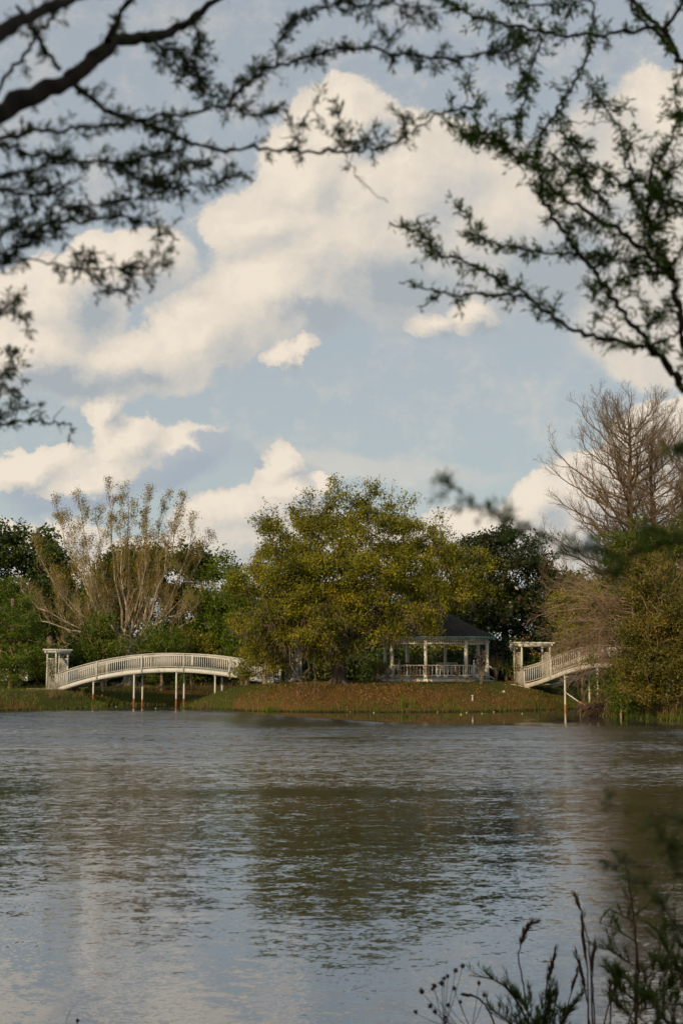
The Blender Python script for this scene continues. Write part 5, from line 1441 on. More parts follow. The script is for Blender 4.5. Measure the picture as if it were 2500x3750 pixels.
def fore_tree(name, label, lines, trunk, leafm, dens=1.0, tuft=0.030, cat='tree', thorn=True, sub=True, lpx=3, seedv=0, spurs=1.0, per=9):
    """lines: (pixel polyline, depth or (d0, d1), radius0 px, radius1 px, leaf density); trunk: world polyline + radii"""
    b = trunk[0][0]; root = thing(name, label, cat, tuple(b))
    wood = MB(); wood.tubes(np.array(trunk[0]), trunk[1], 12)
    lv = MB(); th = MB()
    rg = np.random.default_rng(seedv+500)
    for pts, dep, r0, r1, ld in lines:
        Q = px_line(pts, dep); k = len(Q); d0 = dep[0] if isinstance(dep, tuple) else dep
        R = np.linspace(r0, r1, k)*d0/5208
        R *= 1+0.10*rg.normal(size=k); wood.tubes(Q, np.abs(R), 8)
        L = np.linalg.norm(np.diff(Q, axis=0), axis=1).sum(); px = L*5208/d0
        # side shoots
        ns = int(px/42*ld*spurs)
        tw = []
        for i in range(ns):
            x = rg.uniform(0.02, 1.0)*(k-1); j = min(int(x), k-2); p = Q[j]+(Q[j+1]-Q[j])*(x-j)
            T = Q[j+1]-Q[j]; T /= np.linalg.norm(T)+1e-9
            v = rg.normal(size=3)*[1, 0.6, 1]; v -= T*(v@T)*0.5; v /= np.linalg.norm(v)+1e-9; v = v*0.75+T*0.7
            ll = rg.uniform(20, 95)*d0/5208; P = [p]
            for s in range(4):
                v = v+rg.normal(size=3)*0.22; v /= np.linalg.norm(v); P.append(P[-1]+v*ll/4)
            tw.append(np.array(P))
        if tw:
            tw = np.array(tw); wood.tubes(tw, np.linspace(2.2, 1.1, 5)[None].repeat(len(tw), 0)*d0/5208, 4)
            # tufts along shoots
            sel = tw[:, [1, 2, 3, 4]].reshape(-1, 3); ax = np.repeat(tw[:, 4]-tw[:, 0], 4, 0); ax /= np.linalg.norm(ax, axis=1, keepdims=True)
            keep = rg.random(len(sel)) < 0.55; sel, ax = sel[keep], ax[keep]
            leaflets(lv, sel, ax, per, tuft*d0/4.0*1.0, 0.21, 0.75)
        # tufts on the branch itself
        nb = int(px/34*ld)
        if nb:
            idx = rg.integers(0, k-1, nb); c = Q[idx]+(Q[np.minimum(idx+1, k-1)]-Q[idx])*rg.random((nb, 1)); ax = rg.normal(size=(nb, 3))
            leaflets(lv, c, ax/np.linalg.norm(ax, axis=1, keepdims=True), per-2, tuft*d0/4.0, 0.19, 0.7)
        if thorn:
            nt = int(px/95)
            if nt:
                idx = rg.integers(0, k-1, nt); c = Q[idx]; v = rg.normal(size=(nt, 3)); v /= np.linalg.norm(v, axis=1, keepdims=True)
                th.tubes(np.stack([c, c+v*rg.uniform(25, 62, (nt, 1))*d0/5208], 1), np.array([[2.0, 0.5]]).repeat(nt, 0)*d0/5208, 4)
    wood.build('branches' if False else 'trunk', M['bark_shaded'], root, smooth=True, loc=tuple(b))
    if lv.V: lv.build('crown', M[leafm], root, loc=tuple(b))
    if th.V: o = th.build('thorn', M['bark_stem'], root, loc=tuple(b)); o['kind'] = 'stuff'
    return root

LEFT = [
    ([(-260, 560), (-120, 500), (0, 405), (120, 350), (240, 300), (330, 240), (400, 165), (450, 140), (540, 140), (610, 130), (690, 75), (790, 5), (880, -80)], (2.8, 3.7), 50, 12, 0.3),
    ([(-200, 230), (-60, 150), (40, 100), (130, 50), (210, 15), (300, -20), (420, -90)], (2.6, 3.2), 42, 12, 0.35),
    ([(395, 150), (430, 85), (470, 10), (500, -60)], 3.2, 14, 8, 0.6),
    ([(60, 20), (100, 80), (135, 125), (180, 200), (225, 255)], 3.1, 7, 9, 0.5),
    ([(215, 30), (170, 90), (135, 125), (90, 200), (30, 280), (-30, 350)], 3.2, 7, 7, 0.4),
    ([(255, 290), (320, 355), (400, 412), (480, 440), (560, 462), (640, 490), (720, 530), (800, 552), (900, 548), (1000, 548), (1090, 552), (1160, 560), (1250, 555), (1350, 550), (1410, 540), (1470, 512), (1540, 460), (1600, 415)], (3.4, 4.3), 10, 4, 0.55),
    ([(480, 440), (560, 430), (640, 430), (740, 402), (830, 388), (880, 398), (900, 420), (960, 425), (1020, 400)], (3.5, 3.9), 7, 4, 1.0),
    ([(830, 388), (900, 320), (960, 265), (1010, 238), (1100, 212), (1200, 190), (1290, 172), (1400, 185), (1500, 205), (1600, 212), (1700, 210), (1790, 195), (1880, 185)], (3.6, 4.1), 7, 5, 1.3),
    ([(1010, 238), (1025, 170), (1030, 115), (1080, 62), (1160, 35), (1240, 5), (1300, -30)], 3.8, 5, 4, 1.3),
    ([(1240, 0), (1330, 20), (1420, 10), (1500, 30), (1600, 25)], 3.6, 5, 3, 1.3),
    ([(1405, 185), (1440, 130), (1480, 90), (1500, 60)], 3.7, 4, 2, 1.0),
    ([(-60, 520), (60, 485), (150, 482), (260, 475), (360, 462), (450, 455), (480, 440)], (3.1, 3.5), 8, 6, 0.7),
    ([(560, 150), (640, 200), (700, 235), (740, 290), (720, 330), (780, 350)], (3.5, 3.8), 6, 3, 1.7),
    ([(700, 60), (735, 130), (720, 190), (700, 260), (640, 300)], (3.5, 3.7), 6, 3, 1.5),
    ([(640, 150), (590, 210), (560, 250)], 3.5, 5, 3, 0.8),
    ([(-60, 560), (30, 520), (80, 560), (150, 570), (200, 560), (260, 600)], (3.3, 3.5), 8, 4, 0.8),
    ([(200, 600), (330, 590), (450, 598), (520, 580), (600, 560), (680, 550)], (3.4, 3.7), 6, 4, 1.7),
    ([(-50, 660), (60, 630), (120, 620), (200, 590), (260, 560)], 3.4, 6, 4, 1.3),
    ([(420, 600), (480, 640), (540, 680), (600, 650), (680, 600), (750, 590)], (3.5, 3.8), 5, 3, 1.9),
    ([(540, 680), (620, 690), (700, 680), (800, 675), (850, 640)], (3.6, 3.8), 5, 3, 1.3),
    ([(-60, 700), (40, 690), (120, 720), (210, 700), (260, 660)], 3.5, 6, 4, 1.2),
    ([(200, 700), (230, 760), (300, 755), (380, 745), (440, 735), (520, 720), (600, 700)], (3.5, 3.7), 5, 3, 1.5),
    ([(-60, 1010), (20, 960), (70, 920), (130, 850), (190, 800), (250, 810), (310, 815), (380, 790), (470, 795), (540, 820), (600, 850), (660, 880)], (3.5, 3.8), 8, 3, 1.3),
    ([(-40, 900), (40, 830), (60, 760), (80, 700), (130, 650)], 3.5, 5, 3, 1.6),
    ([(10, 1000), (30, 900), (90, 860), (150, 870), (210, 850)], 3.5, 5, 3, 1.3),
    ([(60, 940), (150, 955), (240, 975), (330, 988), (420, 982), (510, 985), (570, 975), (610, 950)], (3.6, 3.9), 4, 3, 0.7),
    ([(300, 990), (290, 940), (240, 890)], 3.7, 4, 2, 0.8), ([(360, 985), (350, 930), (340, 900)], 3.7, 4, 2, 1.2),
    ([(320, 1000), (370, 1040), (430, 1062), (480, 1085)], 3.7, 4, 2, 0.7),
    ([(430, 985), (480, 1010), (540, 1000)], 3.7, 4, 2, 1.8),
    ([(-60, 1180), (0, 1130), (40, 1110), (75, 1090)], 3.7, 4, 2, 1.5), ([(-40, 1160), (30, 1140), (60, 1160), (105, 1195)], 3.7, 3, 1.6, 0.9),
    ([(-30, 1560), (0, 1450), (15, 1400), (30, 1360), (45, 1310), (55, 1270)], 4.2, 4, 2, 1.3),
    ([(-60, 1570), (0, 1558), (60, 1545), (120, 1540), (170, 1540), (220, 1550), (262, 1555)], 4.2, 4, 3, 0.45),
    ([(-20, 1540), (30, 1520), (70, 1500)], 4.2, 4, 2, 1.8),
    ([(1260, 560), (1280, 600), (1300, 640), (1350, 695), (1420, 742)], 4.0, 2.2, 1.6, 0.0),
    ([(1230, 545), (1240, 480), (1250, 430), (1215, 390)], 4.0, 3, 2, 1.0), ([(1095, 550), (1095, 490), (1100, 440), (1150, 400)], 4.0, 3, 2, 1.0),
    ([(1230, 548), (1290, 520), (1350, 500)], 4.0, 3, 2, 1.5), ([(1340, 550), (1345, 490), (1370, 460)], 4.0, 3, 2, 0.9), ([(1450, 520), (1480, 470), (1500, 430)], 4.0, 3, 2, 0.9)]
tl = unproj(-260, 560, 3.0)
trunkL = (np.array([[-3.4, 2.6, 0.9], [-3.3, 2.65, 2.2], [-3.1, 2.75, 3.4], tl*0.5+np.array([-3.0, 2.8, 3.8])*0.5, tl]), [0.17, 0.14, 0.11, 0.06, 0.042])
fore_tree('acacia_tree', 'dark thorny acacia branches hanging into the top left of the view', LEFT, trunkL, 'acacia_leaf', tuft=0.025, spurs=1.55, per=8)

RIGHT = [
    ([(2620, 1560), (2560, 1490), (2500, 1420), (2460, 1360), (2410, 1300), (2370, 1268)], (4.3, 4.2), 19, 12, 0.15),
    ([(2370, 1268), (2340, 1270), (2250, 1250), (2134, 1220), (2065, 1197), (2010, 1150), (1973, 1124), (1943, 1094), (1880, 1080), (1790, 1075), (1700, 1080), (1644, 1075), (1580, 1065), (1507, 1040), (1460, 1035)], (4.2, 4.4), 9, 3, 0.85),
    ([(1943, 1094), (1912, 1067), (1850, 1030), (1790, 1006), (1740, 975), (1682, 952), (1640, 945), (1598, 930), (1575, 900), (1560, 876), (1537, 849), (1476, 841), (1426, 819)], (4.3, 4.5), 6, 3, 1.2),
    ([(1545, 850), (1535, 815), (1532, 790)], 4.4, 3, 1.6, 0.6), ([(1750, 900), (1725, 830), (1712, 780), (1680, 770)], 4.4, 3, 2, 1.2),
    ([(2374, 1268), (2340, 1210), (2302, 1175), (2260, 1120), (2237, 1083), (2200, 1030), (2168, 984), (2140, 950), (2114, 930), (2100, 900), (2084, 876), (2060, 845), (2030, 811), (2010, 775), (1996, 739), (1976, 700)], (4.2, 4.4), 9, 7, 0.55),
    ([(1976, 700), (1990, 650), (1960, 610), (1911, 597), (1870, 560), (1840, 528), (1800, 500), (1763, 478), (1700, 495)], (4.3, 4.5), 7, 4, 2.6),
    ([(2111, 937), (2060, 930), (2027, 930), (1958, 922), (1881, 907), (1830, 900), (1790, 891), (1760, 870), (1744, 853), (1700, 860)], (4.3, 4.5), 5, 3, 1.2),
    ([(2620, 1500), (2540, 1380), (2505, 1290), (2489, 1183), (2482, 1125), (2462, 1049), (2451, 984), (2397, 965), (2351, 907), (2283, 857), (2225, 823), (2130, 762), (2053, 716), (1990, 660)], (4.2, 4.5), 15, 6, 0.9),
    ([(2451, 984), (2428, 945), (2400, 905), (2378, 877), (2372, 838), (2380, 740), (2378, 612), (2410, 580), (2436, 555), (2460, 500), (2474, 459), (2520, 400)], (4.3, 4.6), 8, 4, 1.5),
    ([(2455, 980), (2480, 945), (2500, 911), (2560, 860)], 4.3, 6, 4, 0.9), ([(2374, 1270), (2410, 1260), (2436, 1248), (2480, 1220), (2540, 1180)], 4.2, 6, 4, 1.2),
    ([(2700, 300), (2560, 330), (2505, 250), (2470, 190), (2440, 130), (2400, 95), (2340, 30), (2300, -20)], (4.3, 4.5), 14, 8, 0.5),
    ([(2440, 125), (2460, 65), (2500, 5), (2520, -40)], 4.3, 8, 6, 0.8), ([(2300, -10), (2330, 50), (2370, 90), (2420, 140), (2440, 160)], 4.3, 6, 6, 0.6),
    ([(2400, 98), (2290, 118), (2180, 130), (2100, 135), (2040, 130), (1980, 112), (1900, 97), (1840, 92), (1783, 72), (1718, 52), (1680, 25), (1637, 0), (1600, -30)], (4.3, 4.5), 7, 4, 1.1),
    ([(2170, 130), (2160, 180), (2130, 250), (2090, 320), (2060, 370), (2030, 420), (2012, 442), (1990, 480), (1960, 540), (1950, 600)], (4.3, 4.5), 5, 5, 1.25),
    ([(2170, 130), (2172, 60), (2168, 0), (2150, -40)], 4.4, 4, 3, 0.9), ([(1975, 125), (1980, 165), (1955, 220), (1930, 290), (1925, 340), (1905, 420), (1890, 500)], 4.4, 4, 3, 1.5),
    ([(1870, 100), (1865, 150), (1890, 200), (1910, 240), (1925, 300)], 4.4, 4, 3, 1.0), ([(1900, 250), (1930, 290), (1960, 250)], 4.4, 3, 2, 1.0),
    ([(1600, 415), (1660, 405), (1710, 400), (1760, 392)], 4.4, 4, 3, 1.3), ([(1715, 400), (1700, 340), (1690, 275)], 4.4, 2.5, 1.5, 0.5), ([(1745, 400), (1735, 340), (1700, 285)], 4.4, 2.5, 1.5, 0.6),
    ([(1830, 0), (1900, 20), (1970, 25), (2060, 20), (2130, 5)], 4.4, 4, 3, 1.9), ([(1640, 450), (1700, 490), (1780, 490)], 4.4, 4, 3, 1.4),
    ([(2030, 440), (2080, 455), (2160, 455), (2240, 440)], 4.6, 2, 1.5, 0.0), ([(2140, 310), (2180, 355), (2220, 405), (2260, 460), (2290, 500), (2310, 540)], 4.5, 3, 3, 1.1),
    ([(2220, 410), (2260, 400), (2300, 370)], 4.5, 3, 2, 1.0), ([(2160, 380), (2130, 385), (2200, 390)], 4.5, 3, 2, 1.0),
    ([(2310, 540), (2280, 600), (2330, 640), (2380, 700)], 4.5, 4, 3, 1.6), ([(2060, 480), (2090, 530), (2130, 580), (2180, 620), (2240, 640), (2300, 700), (2350, 760), (2375, 830)], 4.5, 4, 4, 2.2),
    ([(2010, 560), (2060, 600), (2130, 640), (2180, 700), (2230, 780)], 4.5, 4, 4, 2.0), ([(2540, 560), (2450, 620), (2400, 700), (2440, 760), (2500, 740)], 4.4, 5, 4, 2.4),
    ([(2540, 700), (2480, 760), (2420, 820), (2385, 850)], 4.4, 5, 4, 2.4), ([(2140, 960), (2180, 930), (2250, 950), (2330, 960), (2400, 970)], 4.4, 4, 3, 2.0),
    ([(2230, 1080), (2260, 1030), (2320, 1010), (2380, 1000), (2450, 985)], 4.4, 4, 3, 1.7), ([(2168, 984), (2210, 960), (2240, 920), (2250, 860)], 4.4, 4, 3, 1.6),
    ([(2370, 1230), (2380, 1180), (2350, 1120), (2320, 1080)], 4.3, 4, 2, 1.3), ([(2360, 1200), (2400, 1170), (2420, 1130)], 4.3, 4, 2, 1.1), ([(2490, 1150), (2450, 1130), (2430, 1170)], 4.3, 4, 2, 1.1),
    ([(2230, 1240), (2250, 1190), (2220, 1160), (2150, 1150)], 4.3, 3, 2, 1.0), ([(2160, 1090), (2180, 1060), (2220, 1075)], 4.3, 3, 2, 1.5), ([(2500, 440), (2460, 420), (2430, 380)], 4.4, 4, 2, 1.8),
    ([(2500, 250), (2480, 290), (2460, 330)], 4.4, 4, 2, 1.2), ([(2060, 830), (2110, 800), (2160, 820), (2200, 860)], 4.4, 4, 3, 2.2), ([(1990, 740), (2040, 700), (2080, 650), (2060, 600)], 4.4, 4, 3, 2.2)]
tr_ = unproj(2620, 1560, 4.3)
trunkR = (np.array([[2.1, 4.0, 0.9], [2.05, 4.05, 2.2], [1.8, 4.15, 3.0], tr_*0.5+np.array([1.7, 4.2, 3.3])*0.5, tr_, unproj(2700, 900, 4.3), unproj(2700, 300, 4.3)]), [0.13, 0.10, 0.07, 0.04, 0.03, 0.02, 0.014])
fore_tree('acacia_tree', 'green leafy thorny acacia reaching in from the right edge', RIGHT, trunkR, 'acacia_lit', tuft=0.0255, spurs=1.2, per=8)

# very near, out of focus spray at the right
NEAR = [
    ([(2640, 1930), (2560, 1960), (2480, 1980), (2400, 2000), (2330, 2020), (2250, 2025), (2180, 2010), (2100, 2010), (2040, 1990), (1990, 1955), (1930, 1925), (1870, 1900), (1820, 1885), (1770, 1860), (1730, 1845), (1690, 1810), (1650, 1780), (1615, 1752)], (2.2, 2.5), 7, 3, 1.0),
    ([(2330, 2020), (2270, 2060), (2240, 2090), (2200, 2110)], 2.2, 4, 3, 1.6), ([(1930, 1925), (1900, 1960), (1960, 2010)], 2.3, 4, 3, 1.5), ([(1820, 1885), (1870, 1860), (1880, 1850)], 2.35, 3, 2, 1.0),
    ([(2640, 1600), (2560, 1620), (2500, 1630), (2460, 1650)], 2.2, 6, 4, 1.8), ([(2480, 1980), (2420, 1940), (2350, 1930)], 2.2, 4, 3, 1.2)]
tn = unproj(2640, 1930, 2.2)
fore_tree('sapling_tree', 'blurred dark spray of leaves very near at the right, crossing the cypress', NEAR, (np.array([[1.35, 1.9, 0.9], [1.3, 2.0, 2.0], [1.1, 2.1, 2.8], tn, unproj(2640, 1600, 2.2)]), [0.05, 0.04, 0.02, 0.012, 0.005]), 'acacia_lit', tuft=0.034, thorn=False, spurs=1.1, per=6)
NEAR2 = [
    ([(2620, 3300), (2540, 3250), (2480, 3180), (2440, 3100), (2400, 3020), (2380, 2960)], 2.6, 5, 3, 1.6), ([(2560, 2800), (2500, 2730), (2440, 2680), (2400, 2640), (2330, 2620)], 2.4, 4, 3, 0.35),
    ([(2560, 3420), (2460, 3370), (2400, 3280), (2350, 3240), (2280, 3220)], 2.7, 5, 3, 1.0), ([(2380, 3170), (2300, 3160), (2240, 3175), (2180, 3150)], 2.8, 3, 2, 1.2), ([(2300, 2990), (2260, 2960), (2215, 2935), (2250, 2900)], 2.8, 2.5, 2, 0.9),
    ([(2600, 3050), (2520, 3000), (2460, 2980), (2400, 3010)], 2.6, 4, 3, 1.7), ([(2600, 3180), (2540, 3130), (2480, 3100), (2420, 3130)], 2.6, 4, 3, 1.4), ([(2500, 3420), (2450, 3400), (2420, 3350)], 2.7, 4, 3, 1.3)]
fore_tree('leaning_shrub', 'blurred dark shrub at the right edge over the water', NEAR2, (np.array([[1.25, 2.4, 0.9], [1.2, 2.4, 1.5], unproj(2620, 3400, 2.6), unproj(2620, 3050, 2.6), unproj(2560, 2800, 2.4)]), [0.04, 0.03, 0.012, 0.008, 0.004]), 'acacia_leaf', tuft=0.030, thorn=False, cat='shrub', spurs=0.55, per=6)

# ------------------------------------------------------------------ plants at the water's edge in front
def needles(mb, Q, n, size, spread=0.45, up=0.6):
    k = len(Q); idx = rng.integers(0, k-1, n); c = Q[idx]+(Q[np.minimum(idx+1, k-1)]-Q[idx])*rng.random((n, 1))
    T = Q[np.minimum(idx+1, k-1)]-Q[idx]; T /= np.linalg.norm(T, axis=1, keepdims=True)+1e-9
    ax = T*0.8+np.array([0, 0, up]); mb.leaves(c, size*rng.uniform(0.6, 1.3, n), 0.085, axis=ax, spread=spread, curl=0.02, val=rng.beta(2, 2, n))
def fennel(label, lines, Y, base_px, name='fennel_shrub'):
    bp = unproj(base_px, 3900, Y); b = np.array([bp[0], Y, gz(bp[0], Y)]); r = thing(name, label, 'shrub', tuple(b))
    st = MB(); lf = MB(); rg = np.random.default_rng(base_px)
    for pts, r0, r1, dn in lines:
        Q = px_line(pts, Y); px = np.linalg.norm(np.diff(Q, axis=0), axis=1).sum()*5208/Y
        st.tubes(Q, np.linspace(r0, r1, len(Q))*Y/5208, 5)
        n = int(px/20*dn); k = len(Q)
        for i in range(n):
            x = rg.uniform(0.05, 0.98)*(k-1); j = min(int(x), k-2); p = Q[j]+(Q[j+1]-Q[j])*(x-j); T = Q[j+1]-Q[j]; T /= np.linalg.norm(T)
            v = rg.normal(size=3); v[2] = abs(v[2])*0.6+0.3; v = v/np.linalg.norm(v)*0.75+T*0.5; P = [p]; ll = rg.uniform(40, 130)*Y/5208*(1.1-0.5*x/k)
            for s in range(6):
                v = v+rg.normal(size=3)*0.10+[0, 0, 0.06]; v /= np.linalg.norm(v); P.append(P[-1]+v*ll/6)
            P = np.array(P); st.tubes(P, np.linspace(1.8, 0.9, 7)*Y/5208, 3); needles(lf, P, int(26*dn+10), 30*Y/5208)
        needles(lf, Q, int(px/9*dn), 30*Y/5208)
    for pts, r0, r1, dn in lines[:1]+lines[1:2]:
        q = unproj(pts[0][0], pts[0][1], Y); st.tubes(np.array([b-[0, 0, 0.1], (b+q)/2, q]), np.array([r0*1.3, r0*1.2, r0])*Y/5208, 5)
    st.build('stem', M['bark_stem'], r, loc=tuple(b)); lf.build('foliage', M['fennel_leaf'], r, loc=tuple(b))
YF = 7.6
fennel('feathery green shrub with a red stem at the lower right', [([(2320, 3860), (2330, 3700), (2338, 3550), (2325, 3440), (2318, 3350), (2305, 3250), (2295, 3180), (2275, 3120)], 6, 2, 0.25),
        ([(2330, 3450), (2280, 3420), (2230, 3390), (2190, 3380)], 3, 1.5, 0.6), ([(2320, 3375), (2270, 3350), (2225, 3328)], 3, 1.5, 0.6), ([(2335, 3540), (2290, 3520), (2240, 3485), (2205, 3470)], 3, 1.5, 1.0), ([(2338, 3560), (2380, 3540), (2430, 3500)], 3, 1.5, 0.9),
        ([(2340, 3620), (2280, 3580), (2220, 3560)], 3, 1.5, 1.3), ([(2340, 3600), (2400, 3560), (2460, 3540)], 3, 1.5, 1.3), ([(2340, 3680), (2290, 3640), (2240, 3600)], 3, 1.5, 1.5), ([(2345, 3660), (2410, 3640), (2480, 3600)], 3, 1.5, 1.5),
        ([(2330, 3740), (2280, 3700), (2250, 3660)], 3, 1.5, 1.4), ([(2310, 3300), (2290, 3270), (2275, 3255)], 2, 1, 0.3), ([(2340, 3700), (2420, 3680), (2520, 3680)], 3, 2, 1.6)], YF, 2320)
fennel('broad feathery green shrub filling the lower right corner', [([(2560, 3900), (2540, 3750), (2500, 3600), (2440, 3480), (2400, 3400)], 5, 2, 0.9), ([(2600, 3860), (2560, 3700), (2530, 3560), (2500, 3460)], 5, 2, 1.2),
        ([(2480, 3860), (2450, 3760), (2400, 3680), (2340, 3640)], 4, 2, 1.4), ([(2620, 3800), (2560, 3650), (2500, 3560), (2420, 3540)], 4, 2, 1.4), ([(2400, 3880), (2440, 3800), (2500, 3740), (2560, 3700)], 4, 2, 1.3), ([(2560, 3560), (2500, 3420), (2440, 3350), (2420, 3300)], 3, 1.5, 0.5),
        ([(2420, 3860), (2400, 3780), (2330, 3720)], 3, 2, 1.2)], 7.1, 2520)
fennel('low feathery green shrub at the bottom centre right', [([(1990, 3880), (1940, 3760), (1900, 3680), (1850, 3610), (1790, 3580), (1715, 3572)], 5, 2, 0.45), ([(2000, 3880), (1970, 3780), (1930, 3700), (1880, 3640)], 4, 2, 1.5), ([(1990, 3880), (1990, 3780), (2000, 3700), (2010, 3650)], 4, 2, 1.6),
        ([(2010, 3880), (2040, 3780), (2080, 3700), (2120, 3660)], 4, 2, 1.2), ([(1960, 3880), (1900, 3780), (1850, 3730), (1800, 3700)], 4, 2, 0.9), ([(1980, 3880), (1930, 3800), (1900, 3750)], 4, 2, 1.6), ([(2050, 3880), (2020, 3780), (1990, 3740)], 4, 2, 1.4)], YF+0.5, 1995)
REEDS = [([(2108, 3290), (2126, 3334), (2137, 3380), (2150, 3430), (2158, 3496), (2165, 3620), (2170, 3800)], 0.16, 'tallest, with the double tip'), ([(2132, 3366), (2135, 3442), (2150, 3550), (2152, 3660), (2152, 3800)], 0.5, 'just left of the twin-tipped tallest one'),
         ([(2175, 3460), (2166, 3532), (2168, 3600), (2172, 3680), (2177, 3800)], 0.4, 'short one on the right of the tallest'), ([(2110, 3503), (2130, 3568), (2145, 3640), (2155, 3720), (2160, 3800)], 0.5, 'leaning left across the tallest group'),
         ([(2108, 3568), (2083, 3659), (2068, 3720), (2050, 3800)], 0.3, 'leaning right, left of the tall group'), ([(2029, 3496), (2015, 3560), (2003, 3593), (1996, 3649), (1990, 3800)], 0.55, 'with a fat seed head at the centre'),
         ([(1951, 3382), (1930, 3395), (1915, 3425), (1905, 3460), (1895, 3502), (1905, 3551), (1918, 3621), (1930, 3700), (1935, 3800)], 0.42, 'solitary, curved, with a feathered tip leaning right'), ([(2231, 3608), (2236, 3660), (2233, 3720), (2228, 3800)], 0.5, 'short orange one left of the red-stemmed shrub'),
         ([(2270, 3580), (2240, 3640), (2215, 3720), (2205, 3800)], 0.4, 'thin dark one leaning right'), ([(2350, 3665), (2320, 3690), (2300, 3740), (2295, 3800)], 0.4, 'bent one below the red-stemmed shrub'), ([(2035, 3620), (2030, 3700), (2028, 3800)], 0.4, 'short upright one beside the centre shrub')]
for i, (pts, hd, dsc) in enumerate(REEDS):
    Yr = 8.0+0.12*(i % 4); Q = px_line(pts, Yr); b = Q[-1].copy(); b[2] = gz(b[0], Yr)-0.02
    r = thing('dry_reed', 'dry reddish reed, '+dsc, 'reed', tuple(b), group='dry reeds at the water edge in front')
    mb = MB(); L = np.vstack([Q, [b]]); mb.tubes(L, np.concatenate([np.linspace(1.6, 3.2, len(Q)), [3.4]])*Yr/5208, 4); mb.build('stem', M['bark_stem'], r, loc=tuple(b))
    k = max(3, int(len(Q)*hd)); H = Q[:k+1]; mb = MB()
    prof = np.sin(np.linspace(0.25, math.pi*0.95, len(H)))*5.2+1.2; mb.tubes(H, prof*Yr/5208, 6)
    T = H[:-1]-H[1:]; c = np.repeat(H[:-1], 10, 0); mb.leaves(c, 42*Yr/5208*rng.uniform(0.5, 1.1, len(c)), 0.10, axis=np.repeat(T/np.linalg.norm(T, axis=1, keepdims=True), 10, 0), spread=0.10)
    mb.build('seed_head', M['reed_leaf'], r, loc=tuple(b))
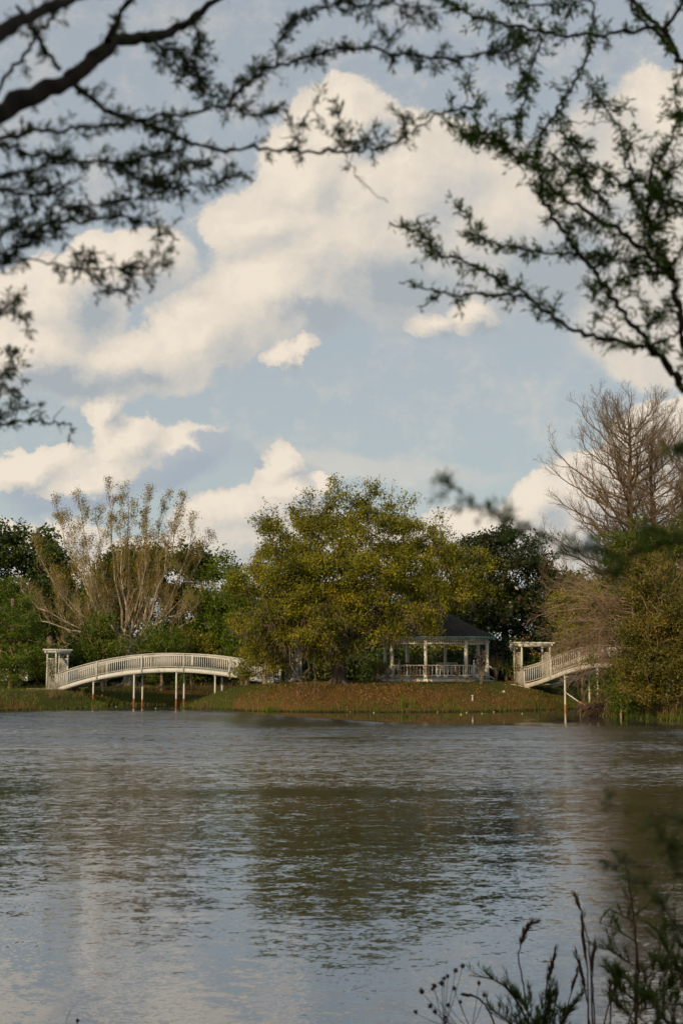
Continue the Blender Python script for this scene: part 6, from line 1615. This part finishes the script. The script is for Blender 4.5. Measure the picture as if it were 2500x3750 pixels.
# curled dead leaf blade and weeds with round seed heads
Q = px_line([(1683, 3641), (1723, 3642), (1768, 3666), (1793, 3712), (1812, 3760), (1830, 3860)], 8.0); b = Q[-1].copy(); b[2] = gz(b[0], 8.0)-0.02
r = thing('dry_reed', 'bent dead reed with a folded brown leaf pointing left', 'reed', tuple(b), group='dry reeds at the water edge in front')
mb = MB(); mb.tubes(np.vstack([Q, [b]]), np.concatenate([[1], np.full(4, 6.0), np.full(len(Q)-5, 3.5), [3.5]])*8/5208, 5); mb.build('stem', M['reed_leaf'], r, loc=tuple(b))
for i, (hds, rt) in enumerate([([(1544, 3631), (1521, 3706), (1575, 3684), (1592, 3705), (1630, 3725), (1583, 3621)], (1700, 3900)), ([(1616, 3600), (1625, 3583), (1667, 3554), (1693, 3537), (1638, 3575), (1590, 3610)], (1640, 3900)), ([(1684, 3669), (1640, 3680), (1752, 3600), (1772, 3645), (1662, 3620)], (1740, 3900))]):
    Yw = 8.1; b = unproj(rt[0], rt[1], Yw); b[2] = gz(b[0], Yw)-0.02
    r = thing('seed_weed', ['dried weed with dark round seed heads, lowest at the left', 'dried weed with dark round seed heads, tallest of the three', 'dried weed with dark round seed heads, nearest the green shrub'][i], 'weed', tuple(b), group='dried weeds with round seed heads')
    mb = MB(); ctr = unproj(rt[0]-15, 3770, Yw)
    mb.tubes(np.array([b, (b+ctr)/2, ctr]), np.array([2.6, 2.2, 1.8])*Yw/5208, 4)
    hs = []
    for hx, hy in hds:
        e = unproj(hx, hy, Yw+rng.uniform(-0.2, 0.2)); P = curve3(ctr, ctr*0.35+e*0.65+[0, 0, -0.03], e, 7); mb.tubes(P, np.linspace(1.6, 0.9, 7)*Yw/5208, 3); hs.append(e)
    mb.build('stem', M['bark_stem'], r, loc=tuple(b))
    for e in hs:
        hb = MB(); s = rng.uniform(0.7, 1.1)*9*Yw/5208; hb.lathe(tuple(e-b), [(0.001, -s), (s*0.8, -s*0.5), (s, 0.1*s), (s*0.6, s*0.7), (0.001, s)], 7)
        c = np.repeat((e-b)[None], 14, 0); hb.leaves(c, s*1.9, 0.2, val=rng.random(14)); hb.build('seed_head', M['darkroot'], r)
Q = px_line([(285, 3738), (280, 3780), (270, 3900)], 8.6); b = Q[-1].copy(); b[2] = gz(b[0], 8.6)-0.02
r = thing('seed_weed', 'single dark bud on a thin stem at the bottom left', 'weed', tuple(b))
mb = MB(); mb.tubes(np.vstack([Q, [b]]), np.full(len(Q)+1, 1.4*8.6/5208), 4); Q2 = px_line([(258, 3700), (240, 3740), (225, 3900)], 8.6); mb.tubes(np.vstack([Q2, [b]]), np.full(len(Q2)+1, 1.0*8.6/5208), 3); mb.build('stem', M['bark_stem'], r, loc=tuple(b))
mb = MB(); mb.lathe(tuple(Q[0]-b), [(0.001, -0.012), (0.010, -0.004), (0.012, 0.004), (0.001, 0.014)], 8); mb.build('seed_head', M['darkroot'], r)

# ------------------------------------------------------------------ unseen trees added behind the photographer: they shade the near branches
def added_shade_tree(label, x, y, h, w, seed):
    z = gz(x, y); r = thing('added_shade_tree', label, 'tree', (x, y, z)); rg = np.random.default_rng(seed)
    nn = 260 if x < -5 else 190
    pts = rg.normal(size=(nn, 3)); pts /= np.linalg.norm(pts, axis=1, keepdims=True); pts = pts*(0.35+0.65*rg.random((nn, 1))**0.5)*[w, w*0.8, h*0.42]+[x, y, z+h*0.58]
    base = np.array([[x, y, z-0.2], [x, y, z+h*0.12], [x+0.1, y, z+h*0.25]]); mb, e, a, rr = grow_mst(base, pts, rmax=0.3)
    mb.build('trunk', M['bark_grey'], r, smooth=True, loc=(x, y, z)); C, S, v = clumps(a, 24, 1.2, 0.42)
    lb = MB(); lb.leaves(C, S, 0.7, val=v); lb.build('crown', M['dark_leaf'], r, loc=(x, y, z))
added_shade_tree('unseen dense tree added for shade behind the photographer on the left', -9.5, -6.0, 12, 6.0, 1)
added_shade_tree('unseen dense tree added for shade straight behind the photographer', -3.0, -9.0, 12, 5.5, 2)
added_shade_tree('unseen dense tree added for shade behind the photographer on the right', 3.5, -8.5, 11, 5.0, 3)
